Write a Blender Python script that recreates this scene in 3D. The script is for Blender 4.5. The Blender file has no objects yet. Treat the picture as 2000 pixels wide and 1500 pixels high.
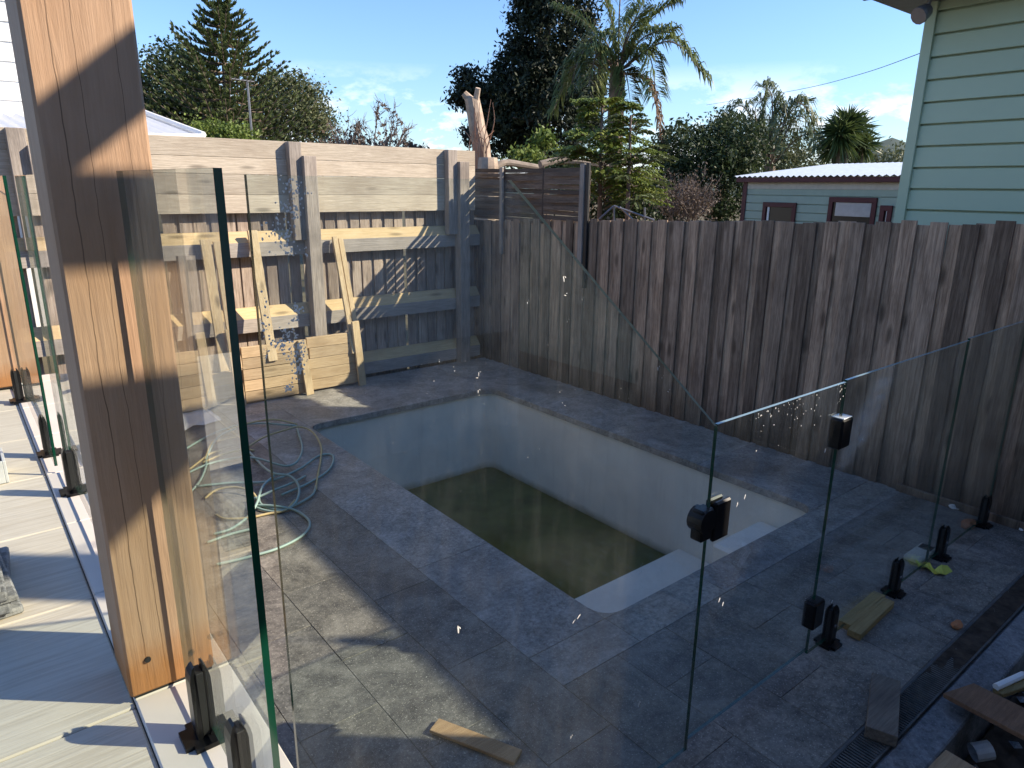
import bpy, bmesh, math, random
import numpy as np
from mathutils import Vector, Matrix
random.seed(7); rng = np.random.default_rng(7)
S = bpy.context.scene; COL = S.collection

# ------------------------------------------------------------------ camera
FPX, PITCH, YAW, ROLL, H = 1357.24, math.radians(15.753), math.radians(51.107), math.radians(-0.650), 1.95
_f = np.array([math.cos(YAW)*math.cos(PITCH), math.sin(YAW)*math.cos(PITCH), -math.sin(PITCH)])
_r0 = np.array([math.sin(YAW), -math.cos(YAW), 0.]); _d0 = np.cross(_f, _r0)
_r = _r0*math.cos(ROLL)+_d0*math.sin(ROLL); _d = -_r0*math.sin(ROLL)+_d0*math.cos(ROLL)
cam = bpy.data.cameras.new('camera'); cam.sensor_width = 36; cam.lens = FPX/2000*36
cam.clip_start = .05; cam.clip_end = 5000
co = bpy.data.objects.new('camera', cam); COL.objects.link(co); S.camera = co
co.matrix_world = Matrix(((_r[0], -_d[0], -_f[0], 0), (_r[1], -_d[1], -_f[1], 0), (_r[2], -_d[2], -_f[2], H), (0, 0, 0, 1)))
S.render.resolution_x, S.render.resolution_y = 1024, 768

# ------------------------------------------------------------------ light
SUN_EL, SUN_AZ = math.radians(32.4), math.radians(139)          # azimuth the light travels towards, from +X
w = bpy.data.worlds.new('World'); S.world = w; w.use_nodes = True
nt = w.node_tree; nt.nodes.clear()
def wn(t, **k):
    n = nt.nodes.new(t)
    for a, b in k.items(): setattr(n, a, b)
    return n
sky = wn('ShaderNodeTexSky', sky_type='NISHITA', sun_disc=False, sun_elevation=SUN_EL, sun_rotation=math.radians(131),
         air_density=1.25, dust_density=.25, ozone_density=2.5, altitude=50)
bg = wn('ShaderNodeBackground'); bg.inputs[1].default_value = .125
out = wn('ShaderNodeOutputWorld')
tc = wn('ShaderNodeTexCoord'); sep = wn('ShaderNodeSeparateXYZ')
mp = wn('ShaderNodeMapping'); mp.inputs['Scale'].default_value = (5, 5, 12)
cn = wn('ShaderNodeTexNoise'); cn.inputs['Scale'].default_value = 1.5; cn.inputs['Detail'].default_value = 7; cn.inputs['Roughness'].default_value = .62
cr = wn('ShaderNodeValToRGB'); cr.color_ramp.elements[0].position = .49; cr.color_ramp.elements[1].position = .58
er = wn('ShaderNodeMapRange'); er.inputs[1].default_value = .05; er.inputs[2].default_value = .155; er.inputs[3].default_value = 1; er.inputs[4].default_value = 0
mu = wn('ShaderNodeMath', operation='MULTIPLY'); mx = wn('ShaderNodeMix', data_type='RGBA')
mx.inputs[7].default_value = (7.2, 7.4, 7.8, 1)
nt.links.new(tc.outputs['Generated'], mp.inputs[0]); nt.links.new(mp.outputs[0], cn.inputs['Vector'])
nt.links.new(cn.outputs[0], cr.inputs[0]); nt.links.new(tc.outputs['Generated'], sep.inputs[0])
nt.links.new(sep.outputs[2], er.inputs[0]); nt.links.new(cr.outputs[0], mu.inputs[0]); nt.links.new(er.outputs[0], mu.inputs[1])
tn = wn('ShaderNodeMix', data_type='RGBA', blend_type='MULTIPLY'); tn.inputs[0].default_value = 1; tn.inputs[7].default_value = (.63, .775, 1.06, 1)
nt.links.new(sky.outputs[0], tn.inputs[6])
nt.links.new(mu.outputs[0], mx.inputs[0]); nt.links.new(tn.outputs[2], mx.inputs[6])
nt.links.new(mx.outputs[2], bg.inputs[0]); nt.links.new(bg.outputs[0], out.inputs[0])
sl = bpy.data.lights.new('sun', 'SUN'); sl.energy = 5.0; sl.angle = math.radians(.55); sl.color = (1, .87, .70)
so = bpy.data.objects.new('sun', sl); COL.objects.link(so)
LDIR = Vector((math.cos(SUN_AZ)*math.cos(SUN_EL), math.sin(SUN_AZ)*math.cos(SUN_EL), -math.sin(SUN_EL)))
so.rotation_euler = LDIR.to_track_quat('-Z', 'Y').to_euler(); so.location = (6, -6, 12)
S.view_settings.view_transform = 'Standard'; S.view_settings.look = 'None'; S.view_settings.exposure = .88; S.view_settings.gamma = 1
S.render.engine = 'CYCLES'; S.cycles.max_bounces = 10; S.cycles.transparent_max_bounces = 24; S.cycles.glossy_bounces = 3; S.cycles.transmission_bounces = 4
S.cycles.use_denoising = True; S.cycles.caustics_reflective = False; S.cycles.caustics_refractive = False

# ------------------------------------------------------------------ helpers
def ray(x, y): return _r*((x-1000)/FPX)+_d*((y-750)/FPX)+_f
CAMP = np.array([0, 0, H])
def gz(x, y, z=0.): d = ray(x, y); return CAMP+d*((z-H)/d[2])
def gx(x, y, X): d = ray(x, y); return CAMP+d*(X/d[0])
def gy(x, y, Y): d = ray(x, y); return CAMP+d*(Y/d[1])
def at(x, y, dist): d = ray(x, y); return CAMP+d*(dist/math.hypot(d[0], d[1]))   # a point so many metres away over the ground
def wloc(o):
    v = Vector((0, 0, 0))
    while o: v += o.location; o = o.parent
    return v
def tag(o, label=None, cat=None, group=None, kind=None):
    for k, v in (('label', label), ('category', cat), ('group', group), ('kind', kind)):
        if v: o[k] = v
    return o
def thing(name, loc, label, cat, group=None):
    o = bpy.data.objects.new(name, None); o.empty_display_size = .1; COL.objects.link(o); o.location = Vector([float(c) for c in loc])
    return tag(o, label, cat, group)
def link(name, me, parent, loc, rot=None, scale=None):
    o = bpy.data.objects.new(name, me); COL.objects.link(o)
    if parent: o.parent = parent
    o.location = Vector([float(c) for c in loc])-(wloc(parent) if parent else Vector((0, 0, 0)))
    if rot is not None: o.rotation_euler = rot
    if scale is not None: o.scale = scale
    return o
def mk(name, verts, faces, mat, parent=None, loc=(0, 0, 0), smooth=False, mi=None):
    """world-space verts -> one mesh object whose origin is loc"""
    L = np.array([float(c) for c in loc]); V = np.asarray(verts, dtype=float)-L
    me = bpy.data.meshes.new(name); me.from_pydata(V.tolist(), [], [list(map(int, f)) for f in faces])
    for m in (mat if isinstance(mat, (list, tuple)) else [mat]): me.materials.append(m)
    if mi is not None: me.polygons.foreach_set('material_index', mi)
    if smooth: me.polygons.foreach_set('use_smooth', [True]*len(me.polygons))
    me.update()
    return link(name, me, parent, loc)
_bc = {}
def boxmesh(sx, sy, sz, mat, bev=.003):
    k = (round(sx, 3), round(sy, 3), round(sz, 3), mat.name, bev)
    if k in _bc: return _bc[k]
    bm = bmesh.new(); bmesh.ops.create_cube(bm, size=1)
    for v in bm.verts: v.co = Vector((v.co.x*sx, v.co.y*sy, v.co.z*sz))
    if bev: bmesh.ops.bevel(bm, geom=bm.edges[:], offset=min(bev, .45*min(sx, sy, sz)), segments=1, affect='EDGES')
    me = bpy.data.meshes.new('board'); bm.to_mesh(me); bm.free(); me.materials.append(mat); _bc[k] = me
    return me
def box(name, parent, mat, c, s, rot=None, bev=.003): return link(name, boxmesh(*s, mat, bev), parent, c, rot)
def bx(name, parent, mat, x0, x1, y0, y1, z0, z1, bev=.003): return box(name, parent, mat, ((x0+x1)/2, (y0+y1)/2, (z0+z1)/2), (x1-x0, y1-y0, z1-z0), None, bev)
def beam(name, parent, mat, a, b, w_, t_, up=(0, 0, 1), bev=.002):
    """a board from a to b: width w_ across, thickness t_ along up"""
    a = Vector(a); b = Vector(b); d = (b-a); L = d.length; d.normalize(); u = Vector(up); s = u.cross(d).normalized(); u = d.cross(s)
    o = link(name, boxmesh(round(L, 3), w_, t_, mat, bev), parent, (a+b)/2)
    o.rotation_euler = Matrix((d, s, u)).transposed().to_euler(); return o
def tube_geo(pts, rad, n=6, cap=True):
    P = np.asarray(pts, float); R = np.broadcast_to(np.asarray(rad, float), (len(P),))
    T = np.gradient(P, axis=0); T /= np.linalg.norm(T, axis=1)[:, None]+1e-9
    ref = np.array([0, 0, 1.]) if abs(T[0][2]) < .9 else np.array([1., 0, 0])
    V = []; F = []
    u = np.cross(T[0], ref); u /= np.linalg.norm(u)
    for i in range(len(P)):
        u = u-T[i]*(u@T[i]); u /= np.linalg.norm(u)+1e-9; v = np.cross(T[i], u)
        for k in range(n):
            a = 2*math.pi*k/n; V.append(P[i]+R[i]*(math.cos(a)*u+math.sin(a)*v))
    for i in range(len(P)-1):
        for k in range(n):
            F.append((i*n+k, i*n+(k+1) % n, (i+1)*n+(k+1) % n, (i+1)*n+k))
    if cap: F.append(tuple(range(n-1, -1, -1))); F.append(tuple(range((len(P)-1)*n, len(P)*n)))
    return V, F
class MB:
    def __init__(s): s.v = []; s.f = []
    def add(s, V, F):
        k = len(s.v); s.v += [tuple(map(float, p)) for p in V]; s.f += [tuple(int(i)+k for i in f) for f in F]
    def tube(s, pts, rad, n=6, cap=True): s.add(*tube_geo(pts, rad, n, cap)); return s
    def box(s, x0, x1, y0, y1, z0, z1):
        s.add([(x, y, z) for x in (x0, x1) for y in (y0, y1) for z in (z0, z1)], [(0, 1, 3, 2), (4, 6, 7, 5), (0, 4, 5, 1), (2, 3, 7, 6), (0, 2, 6, 4), (1, 5, 7, 3)]); return s
    def build(s, name, mat, parent=None, loc=None, smooth=False):
        if loc is None: loc = wloc(parent) if parent else (0, 0, 0)
        return mk(name, s.v, s.f, mat, parent, loc, smooth)
def catmull(P, k=8):
    P = [np.asarray(p, float) for p in P]; P = [2*P[0]-P[1]]+P+[2*P[-1]-P[-2]]; o = []
    for i in range(1, len(P)-2):
        for j in range(k):
            t = j/k; a, b, c, d = P[i-1:i+3]
            o.append(.5*(2*b+(c-a)*t+(2*a-5*b+4*c-d)*t*t+(3*b-a-3*c+d)*t**3))
    o.append(P[-2]); return np.array(o)

# ------------------------------------------------------------------ materials
def newmat(name):
    m = bpy.data.materials.new(name); m.use_nodes = True; n = m.node_tree; n.nodes.clear()
    o = n.nodes.new('ShaderNodeOutputMaterial'); b = n.nodes.new('ShaderNodeBsdfPrincipled'); n.links.new(b.outputs[0], o.inputs[0])
    return m, n, b, o
def node(n, t, **k):
    x = n.nodes.new(t)
    for a, b in k.items():
        if isinstance(a, str) and a.startswith('i_'):
            key = a[2:]; x.inputs[int(key) if key.isdigit() else key.replace('_', ' ')].default_value = b
        else: setattr(x, a, b)
    return x
def ramp(n, src, stops):
    r = n.nodes.new('ShaderNodeValToRGB'); e = r.color_ramp.elements
    while len(e) < len(stops): e.new(.5)
    for q, (p, c) in zip(e, stops): q.position = p; q.color = (*c, 1) if len(c) == 3 else c
    n.links.new(src, r.inputs[0]); return r.outputs[0]
def mixc(n, fac, a, b, mode='MIX'):
    m = n.nodes.new('ShaderNodeMix'); m.data_type = 'RGBA'; m.blend_type = mode
    for s, i in ((fac, 0), (a, 6), (b, 7)):
        if hasattr(s, 'is_output'): n.links.new(s, m.inputs[i])
        else: m.inputs[i].default_value = s if i == 0 else (*s, 1)
    return m.outputs[2]
def math_(n, op, a, b=0.):
    m = n.nodes.new('ShaderNodeMath'); m.operation = op
    for s, i in ((a, 0), (b, 1)):
        if hasattr(s, 'is_output'): n.links.new(s, m.inputs[i])
        else: m.inputs[i].default_value = s
    return m.outputs[0]
def pos(n, scale=(1, 1, 1), jitter=True):
    g = n.nodes.new('ShaderNodeNewGeometry'); v = g.outputs['Position']
    if jitter:
        oi = n.nodes.new('ShaderNodeObjectInfo'); a = n.nodes.new('ShaderNodeVectorMath'); a.operation = 'SCALE'
        c = n.nodes.new('ShaderNodeCombineXYZ')
        for i, k in enumerate((37., 71., 53.)): n.links.new(math_(n, 'MULTIPLY', oi.outputs['Random'], k), c.inputs[i])
        ad = n.nodes.new('ShaderNodeVectorMath'); ad.operation = 'ADD'; n.links.new(v, ad.inputs[0]); n.links.new(c.outputs[0], ad.inputs[1]); v = ad.outputs[0]
    m = n.nodes.new('ShaderNodeMapping'); m.inputs['Scale'].default_value = scale; n.links.new(v, m.inputs[0]); return m.outputs[0]
def noise(n, vec, sc, det=4, rough=.55, dist=0.):
    x = n.nodes.new('ShaderNodeTexNoise'); x.inputs['Scale'].default_value = sc; x.inputs['Detail'].default_value = det
    x.inputs['Roughness'].default_value = rough; x.inputs['Distortion'].default_value = dist; n.links.new(vec, x.inputs['Vector']); return x.outputs[0]
def bump(n, b, h, dist=.002, st=.6):
    x = n.nodes.new('ShaderNodeBump'); x.inputs['Strength'].default_value = st; x.inputs['Distance'].default_value = dist
    n.links.new(h, x.inputs['Height']); n.links.new(x.outputs[0], b.inputs['Normal'])
def wood(name, light, dark, axis, tint=.35, knots=True, streak=None, rough=.75, g=1., stain=None, cracks=False, damp=False):
    m, n, b, o = newmat(name)
    sc = {'x': (1, 16, 16), 'y': (16, 1, 16), 'z': (16, 16, 1)}[axis]
    v = pos(n, sc); gr = noise(n, v, 5*g, 6, .65, .35); fi = noise(n, v, 22*g, 3, .6)
    mid = [(a+c)/2 for a, c in zip(light, dark)]
    c = ramp(n, gr, [(.36, dark), (.5, mid), (.62, light)])
    c = mixc(n, .35, c, ramp(n, fi, [(.35, dark), (.65, light)]), 'MIX')
    oi = n.nodes.new('ShaderNodeObjectInfo')
    c = mixc(n, 1., c, ramp(n, oi.outputs['Random'], [(0, (1-tint,)*3), (.5, (1, 1, 1)), (1, (1+tint*.5, 1+tint*.38, 1+tint*.25))]), 'MULTIPLY')
    big = noise(n, pos(n, tuple(1+.4*(q > 1) for q in sc)), 2.2, 4, .6)
    c = mixc(n, ramp(n, big, [(.46, (0, 0, 0)), (.75, (.6,)*3)]), c, tuple(streak or [q*.55 for q in dark]))
    if knots:
        kv = n.nodes.new('ShaderNodeTexVoronoi'); kv.inputs['Scale'].default_value = 1
        ks = {'x': (2.2, 9, 9), 'y': (9, 2.2, 9), 'z': (8, 8, 2.6)}[axis]
        n.links.new(pos(n, ks), kv.inputs['Vector'])
        c = mixc(n, ramp(n, kv.outputs['Distance'], [(.0, (.8,)*3), (.11, (.6,)*3), (.22, (0, 0, 0))]), c, tuple(q*.35 for q in dark))
    if cracks:
        ge = n.nodes.new('ShaderNodeNewGeometry'); se = n.nodes.new('ShaderNodeSeparateXYZ'); n.links.new(ge.outputs['Position'], se.inputs[0])
        wob = math_(n, 'MULTIPLY', math_(n, 'SUBTRACT', noise(n, pos(n, (0, 0, 1), False), 2.2, 4, .6), .5), .035)
        for x0_, wdt in ((.222, .0011), (.262, .0007), (.335, .0006)):
            dd_ = math_(n, 'ABSOLUTE', math_(n, 'SUBTRACT', math_(n, 'ADD', se.outputs[0], wob), x0_))
            c = mixc(n, math_(n, 'MULTIPLY', math_(n, 'LESS_THAN', dd_, wdt), .8), c, tuple(q*.25 for q in dark))
        sm = noise(n, pos(n, (1, 1, 1), False), 4.5, 5, .65, .8)
        c = mixc(n, ramp(n, sm, [(.5, (0, 0, 0)), (.8, (.45,)*3)]), c, tuple(q*.8 for q in dark))
    if damp:                                    # mould and splashed mud creeping up from the soil
        ge = n.nodes.new('ShaderNodeNewGeometry'); se = n.nodes.new('ShaderNodeSeparateXYZ'); n.links.new(ge.outputs['Position'], se.inputs[0])
        zz = math_(n, 'ADD', se.outputs[2], math_(n, 'MULTIPLY', noise(n, pos(n, (1, 1, .5), False), 2.6, 6, .7), -.75))
        mr = node(n, 'ShaderNodeMapRange', i_1=-.42, i_2=.02, i_3=.8, i_4=0.); n.links.new(zz, mr.inputs[0])
        c = mixc(n, mr.outputs[0], c, (.035, .032, .026))
    if stain:                                   # damp orange staining near the foot of a post
        ge = n.nodes.new('ShaderNodeNewGeometry'); se = n.nodes.new('ShaderNodeSeparateXYZ'); n.links.new(ge.outputs['Position'], se.inputs[0])
        zz = math_(n, 'ADD', se.outputs[2], math_(n, 'MULTIPLY', noise(n, pos(n, (1, 1, 1), False), 18, 4), -.09))
        mr = node(n, 'ShaderNodeMapRange', i_1=stain[0], i_2=stain[1], i_3=.8, i_4=0.); n.links.new(zz, mr.inputs[0])
        c = mixc(n, mr.outputs[0], c, stain[2])
    n.links.new(c, b.inputs['Base Color']); b.inputs['Roughness'].default_value = rough; b.inputs['Specular IOR Level'].default_value = .25
    bump(n, b, gr, .006, .7); return m
def plain(name, col, rough=.5, metal=0., spec=.4, var=.12, sc=8., bmp=0.):
    m, n, b, o = newmat(name); nz = noise(n, pos(n), sc, 5, .6)
    c = ramp(n, nz, [(.3, [q*(1-var) for q in col]), (.7, [min(1, q*(1+var)) for q in col])])
    n.links.new(c, b.inputs['Base Color']); b.inputs['Roughness'].default_value = rough; b.inputs['Metallic'].default_value = metal
    b.inputs['Specular IOR Level'].default_value = spec
    if bmp: bump(n, b, nz, bmp)
    return m
def leafmat(name, a, c, d, rough=.55, trans=.25):
    m, n, b, o = newmat(name)
    nz = noise(n, pos(n, (1, 1, 1), False), 2.2, 5, .7); col = ramp(n, nz, [(.3, a), (.5, c), (.7, d)])
    n.links.new(col, b.inputs['Base Color']); b.inputs['Roughness'].default_value = rough; b.inputs['Specular IOR Level'].default_value = .3
    t = n.nodes.new('ShaderNodeBsdfTranslucent'); n.links.new(col, t.inputs[0]); ms = n.nodes.new('ShaderNodeMixShader'); ms.inputs[0].default_value = trans
    n.links.new(b.outputs[0], ms.inputs[1]); n.links.new(t.outputs[0], ms.inputs[2]); n.links.new(ms.outputs[0], o.inputs[0]); return m
def stone(name, a, c, speck=.5, rough=.55, sc=1., wet=True):
    m, n, b, o = newmat(name); v = pos(n); v0 = pos(n, (1, 1, 1), False)
    big = noise(n, v0, 1.1*sc, 6, .65, .4); mid = noise(n, v, 9*sc, 6, .7); fine = noise(n, v0, 130*sc, 2, .6)
    col = ramp(n, mid, [(.34, a), (.66, c)])
    gran = noise(n, v0, 46*sc, 5, .75)
    col = mixc(n, 1., col, ramp(n, gran, [(.34, (.55,)*3), (.5, (1,)*3), (.66, (1.5,)*3)]), 'MULTIPLY')
    oi = n.nodes.new('ShaderNodeObjectInfo')
    col = mixc(n, 1., col, ramp(n, oi.outputs['Random'], [(0, (.82, .84, .9)), (.5, (1, 1, 1)), (1, (1.12, 1.09, 1.04))]), 'MULTIPLY')
    col = mixc(n, ramp(n, big, [(.45, (0, 0, 0)), (.72, (.75,)*3)]), col, [q*.55 for q in a])                 # damp, dirty patches
    dust = noise(n, v0, 2.3*sc, 9, .78, 1.2)
    col = mixc(n, ramp(n, dust, [(.48, (0, 0, 0)), (.72, (.6,)*3)]), col, [min(1, q*1.55+.03) for q in c])      # dried mortar dust
    col = mixc(n, ramp(n, fine, [(.60, (0, 0, 0)), (.72, (speck,)*3)]), col, [min(1, q*2.2+.05) for q in c])
    n.links.new(col, b.inputs['Base Color'])
    n.links.new(ramp(n, big, [(.4, (rough+.1,)*3), (.75, (rough-.2,)*3)]), b.inputs['Roughness'])
    bump(n, b, mid, .003, .7); return m
def glassmat(name, dust=.03, spot=0., tint=(.93, .965, .95), seed=0., smear=None):
    m, n, b, o = newmat(name); n.nodes.remove(b)
    tr = node(n, 'ShaderNodeBsdfTransparent'); tr.inputs[0].default_value = (*tint, 1)
    gl = node(n, 'ShaderNodeBsdfGlossy'); gl.inputs['Roughness'].default_value = 0.; gl.inputs[0].default_value = (1, 1, 1, 1)
    lw = node(n, 'ShaderNodeLayerWeight'); lw.inputs[0].default_value = .5
    fr = math_(n, 'ADD', math_(n, 'MULTIPLY', math_(n, 'POWER', lw.outputs['Facing'], 5.), .94), .045)
    ms = node(n, 'ShaderNodeMixShader'); n.links.new(fr, ms.inputs[0]); n.links.new(tr.outputs[0], ms.inputs[1]); n.links.new(gl.outputs[0], ms.inputs[2])
    df = node(n, 'ShaderNodeBsdfDiffuse'); df.inputs[0].default_value = (.78, .77, .74, 1)
    tl = node(n, 'ShaderNodeBsdfTranslucent'); tl.inputs[0].default_value = (.78, .77, .74, 1)
    dm = node(n, 'ShaderNodeMixShader'); dm.inputs[0].default_value = .5; n.links.new(df.outputs[0], dm.inputs[1]); n.links.new(tl.outputs[0], dm.inputs[2])
    v = pos(n, (1, 1, 1), False); vs = pos(n, (9, 9, 1), False)
    film = ramp(n, noise(n, v, 2.6+seed, 5, .65, .6), [(.42, (.15,)*3), (.75, (1,)*3)])
    film = math_(n, 'MULTIPLY', math_(n, 'ADD', film, math_(n, 'MULTIPLY', ramp(n, noise(n, vs, 3, 4, .7), [(.5, (0,)*3), (.8, (1,)*3)]), .7)), dust)
    sp = ramp(n, noise(n, v, 330, 1, .5), [(.70, (0,)*3), (.75, (1,)*3)])
    reg = ramp(n, noise(n, v, 3.3, 3, .6), [(.4, (0,)*3), (.7, (1,)*3)])
    f = math_(n, 'ADD', film, math_(n, 'MULTIPLY', math_(n, 'MULTIPLY', sp, reg), spot))
    if smear:                                   # wiped chalky smear on the pane
        sx_ = n.nodes.new('ShaderNodeSeparateXYZ'); n.links.new(v, sx_.inputs[0])
        a_ = math_(n, 'DIVIDE', math_(n, 'SUBTRACT', math_(n, 'SUBTRACT', sx_.outputs[0], smear[0]), math_(n, 'MULTIPLY', math_(n, 'SUBTRACT', sx_.outputs[2], smear[1]), .8)), smear[2])
        b_ = math_(n, 'DIVIDE', math_(n, 'SUBTRACT', sx_.outputs[2], smear[1]), smear[3])
        rr_ = math_(n, 'ADD', math_(n, 'MULTIPLY', a_, a_), math_(n, 'MULTIPLY', b_, b_))
        ms_ = node(n, 'ShaderNodeMapRange', i_1=.3, i_2=1.0, i_3=1., i_4=0.); n.links.new(rr_, ms_.inputs[0])
        mpv = n.nodes.new('ShaderNodeMapping'); mpv.inputs['Rotation'].default_value = (0, .9, 0); mpv.inputs['Scale'].default_value = (4, 4, 26); n.links.new(v, mpv.inputs[0])
        st_ = ramp(n, noise(n, mpv.outputs[0], 1., 6, .7, .8), [(.36, (.15,)*3), (.7, (1,)*3)])
        f = math_(n, 'ADD', f, math_(n, 'MULTIPLY', math_(n, 'MULTIPLY', ms_.outputs[0], st_), .30))
    f = math_(n, 'MINIMUM', f, .9)
    fin = node(n, 'ShaderNodeMixShader'); n.links.new(f, fin.inputs[0]); n.links.new(ms.outputs[0], fin.inputs[1]); n.links.new(dm.outputs[0], fin.inputs[2])
    n.links.new(fin.outputs[0], o.inputs[0]); return m

M = {}
M['post'] = wood('post_timber', (.46, .305, .20), (.40, .255, .16), 'z', .12, False, (.36, .20, .10), .7, .55, (.735, .84, (.36, .15, .045)), True)
M['pal'] = wood('paling_weathered', (.50, .375, .27), (.165, .115, .08), 'z', .55, True, (.07, .043, .028), .8, .55, damp=True)
M['pal2'] = wood('paling_grey', (.48, .40, .33), (.22, .17, .135), 'z', .4, True, (.11, .075, .06))
M['plank'] = wood('plank_grey_pine', (.58, .505, .40), (.38, .32, .245), 'x', .18, True, (.29, .23, .17))
M['fpost'] = wood('fence_post_grey', (.40, .35, .30), (.20, .17, .145), 'z', .25, False)
M['rail_y'] = wood('rail_fresh_pine', (.66, .50, .29), (.50, .36, .18), 'x', .12, True, (.40, .30, .18))
M['rail_g'] = wood('rail_grey_face', (.46, .41, .36), (.30, .265, .23), 'x', .12, False)
M['pine_z'] = wood('pine_upright', (.62, .49, .31), (.44, .32, .18), 'z', .2, True)
M['pine_x'] = wood('pine_boards', (.56, .43, .27), (.38, .27, .155), 'x', .25, True, (.28, .19, .10))
M['treated'] = wood('treated_pine_green', (.36, .27, .125), (.24, .17, .07), 'x', .15, False)
M['oldblock'] = wood('old_timber_block', (.24, .20, .155), (.12, .10, .08), 'x', .1, False, (.07, .06, .05))
M['ply'] = wood('tan_plywood', (.50, .33, .18), (.36, .22, .115), 'x', .1, False)
M['brown'] = wood('brown_board', (.25, .145, .085), (.15, .085, .05), 'x', .1, False)
M['screen'] = wood('woven_screen', (.20, .155, .12), (.08, .058, .045), 'y', .5, False, (.07, .05, .04))
M['tile'] = stone('bluestone_paver', (.085, .077, .065), (.22, .20, .165), .75, .6)
M['cope'] = stone('bluestone_coping', (.17, .16, .14), (.32, .30, .265), .4, .6)
M['joint'] = plain('mortar', (.13, .125, .115), .9)
M['conc'] = stone('concrete_path', (.12, .12, .118), (.22, .215, .2), .35, .8)
M['dirt'] = plain('dirt', (.06, .045, .033), .95, 0, .1, .5, 14, .02)
M['earth'] = plain('earth_ground', (.12, .10, .06), .95, 0, .1, .35, 1.2, .02)
M['ptile'] = plain('cream_porcelain', (.68, .61, .54), .5, 0, .35, .05, 3)
M['plaster'] = plain('pool_plaster', (.72, .71, .64), .6, 0, .3, .08, 2.)
m, n, b, o = newmat('pool_plaster_stained'); v_ = pos(n, (1, 1, 1), False); se_ = n.nodes.new('ShaderNodeSeparateXYZ'); n.links.new(v_, se_.inputs[0])
c = ramp(n, noise(n, v_, 2.4, 6, .65, .5), [(.3, (.66, .63, .55)), (.7, (.78, .75, .65))])
c = mixc(n, ramp(n, noise(n, pos(n, (7, 7, .6), False), 2.2, 5, .7), [(.52, (0,)*3), (.8, (.3,)*3)]), c, (.40, .39, .32))      # drip runs
zw = math_(n, 'ADD', se_.outputs[2], math_(n, 'MULTIPLY', noise(n, v_, 9, 4, .6), -.06))
mr_ = node(n, 'ShaderNodeMapRange', i_1=-.90, i_2=-.82, i_3=.85, i_4=0.); n.links.new(zw, mr_.inputs[0])
c = mixc(n, mr_.outputs[0], c, (.17, .17, .09)); n.links.new(c, b.inputs['Base Color']); b.inputs['Roughness'].default_value = .6; M['plaster'] = m   # scum line
M['black'] = plain('black_powdercoat', (.008, .008, .009), .30, 0, .25, .3, 60)
M['blackm'] = plain('black_plastic', (.02, .02, .02), .5)
M['steel'] = plain('drain_steel', (.22, .22, .23), .45, .7, .5)
M['grate'] = plain('dirty_grate', (.10, .10, .095), .65, .2, .3, .4, 20)
M['white'] = plain('white_paint', (.78, .76, .72), .5, 0, .4, .04)
M['offwhite'] = plain('off_white_board', (.76, .75, .72), .55, 0, .4, .04)
M['green'] = plain('green_weatherboard', (.40, .505, .36), .55, 0, .4, .03, 1.5)
M['green2'] = plain('shed_green', (.36, .44, .35), .6, 0, .3, .05)
M['maroon'] = plain('maroon_trim', (.085, .018, .022), .5)
M['cream'] = plain('cream_fascia', (.55, .51, .42), .6)
M['dark'] = plain('dark_interior', (.008, .009, .01), .3)
M['winglass'] = plain('window_blind', (.42, .41, .40), .25, 0, .6)
M['zinc'] = plain('zinc_roofing', (.56, .61, .64), .4, .35, .5, .08)
M['whiteroof'] = plain('white_corrugated', (.70, .70, .70), .45, 0, .4, .04)
M['soffit'] = plain('soffit_grey', (.20, .20, .20), .7)
M['bark'] = plain('bark_brown', (.16, .125, .095), .9, 0, .1, .4, 6, .01)
M['barkpale'] = plain('bark_pale', (.40, .31, .235), .85, 0, .1, .3, 7, .01)
M['logs'] = plain('log_grey', (.24, .20, .165), .9, 0, .1, .35, 6, .01)
M['twig'] = plain('twig', (.15, .11, .09), .8)
M['redtwig'] = plain('red_shoot', (.36, .19, .11), .7)
M['twiggrey'] = plain('twig_grey', (.22, .175, .15), .8)
M['hose'] = plain('hose_teal', (.27, .38, .33), .45)
M['hosey'] = plain('hose_olive', (.46, .37, .18), .45)
M['yellow'] = plain('yellow_tape', (.55, .56, .10), .5)
M['orange'] = plain('orange_brick', (.42, .17, .07), .85)
M['grime'] = plain('lime_splash', (.82, .81, .78), .6)
M['slate'] = stone('stacked_slate', (.09, .095, .10), (.30, .30, .29), .3, .7)
M['hill'] = leafmat('hill_trees', (.035, .05, .04), (.05, .07, .05), (.07, .085, .055), .9, 0)
M['clear'] = plain('clear_plastic', (.55, .56, .55), .2, 0, .6, .2)
M['gA'] = glassmat('glass_side', .040, .2, (.93, .96, .94), .3)
M['gC'] = glassmat('glass_raked', .028, .2)  # dust film raised a little to stand in for a pale reflection
M['gD'] = glassmat('glass_gate', .014, .3, (.92, .96, .955), .7)
M['gE'] = glassmat('glass_smeared', .016, .3, (.92, .96, .955), .7, (2.85, 1.06, .13, .24))
m, n, b, o = newmat('glass_edge'); b.inputs['Base Color'].default_value = (.004, .045, .026, 1); b.inputs['Roughness'].default_value = .12; b.inputs['Specular IOR Level'].default_value = .7; M['edge'] = m
m, n, b, o = newmat('glass_edge_lit_top'); b.inputs['Base Color'].default_value = (.20, .27, .26, 1); b.inputs['Roughness'].default_value = .15; M['edge_lit'] = m  # paler copy of the glass edge, light on the top edges put into colour
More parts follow.
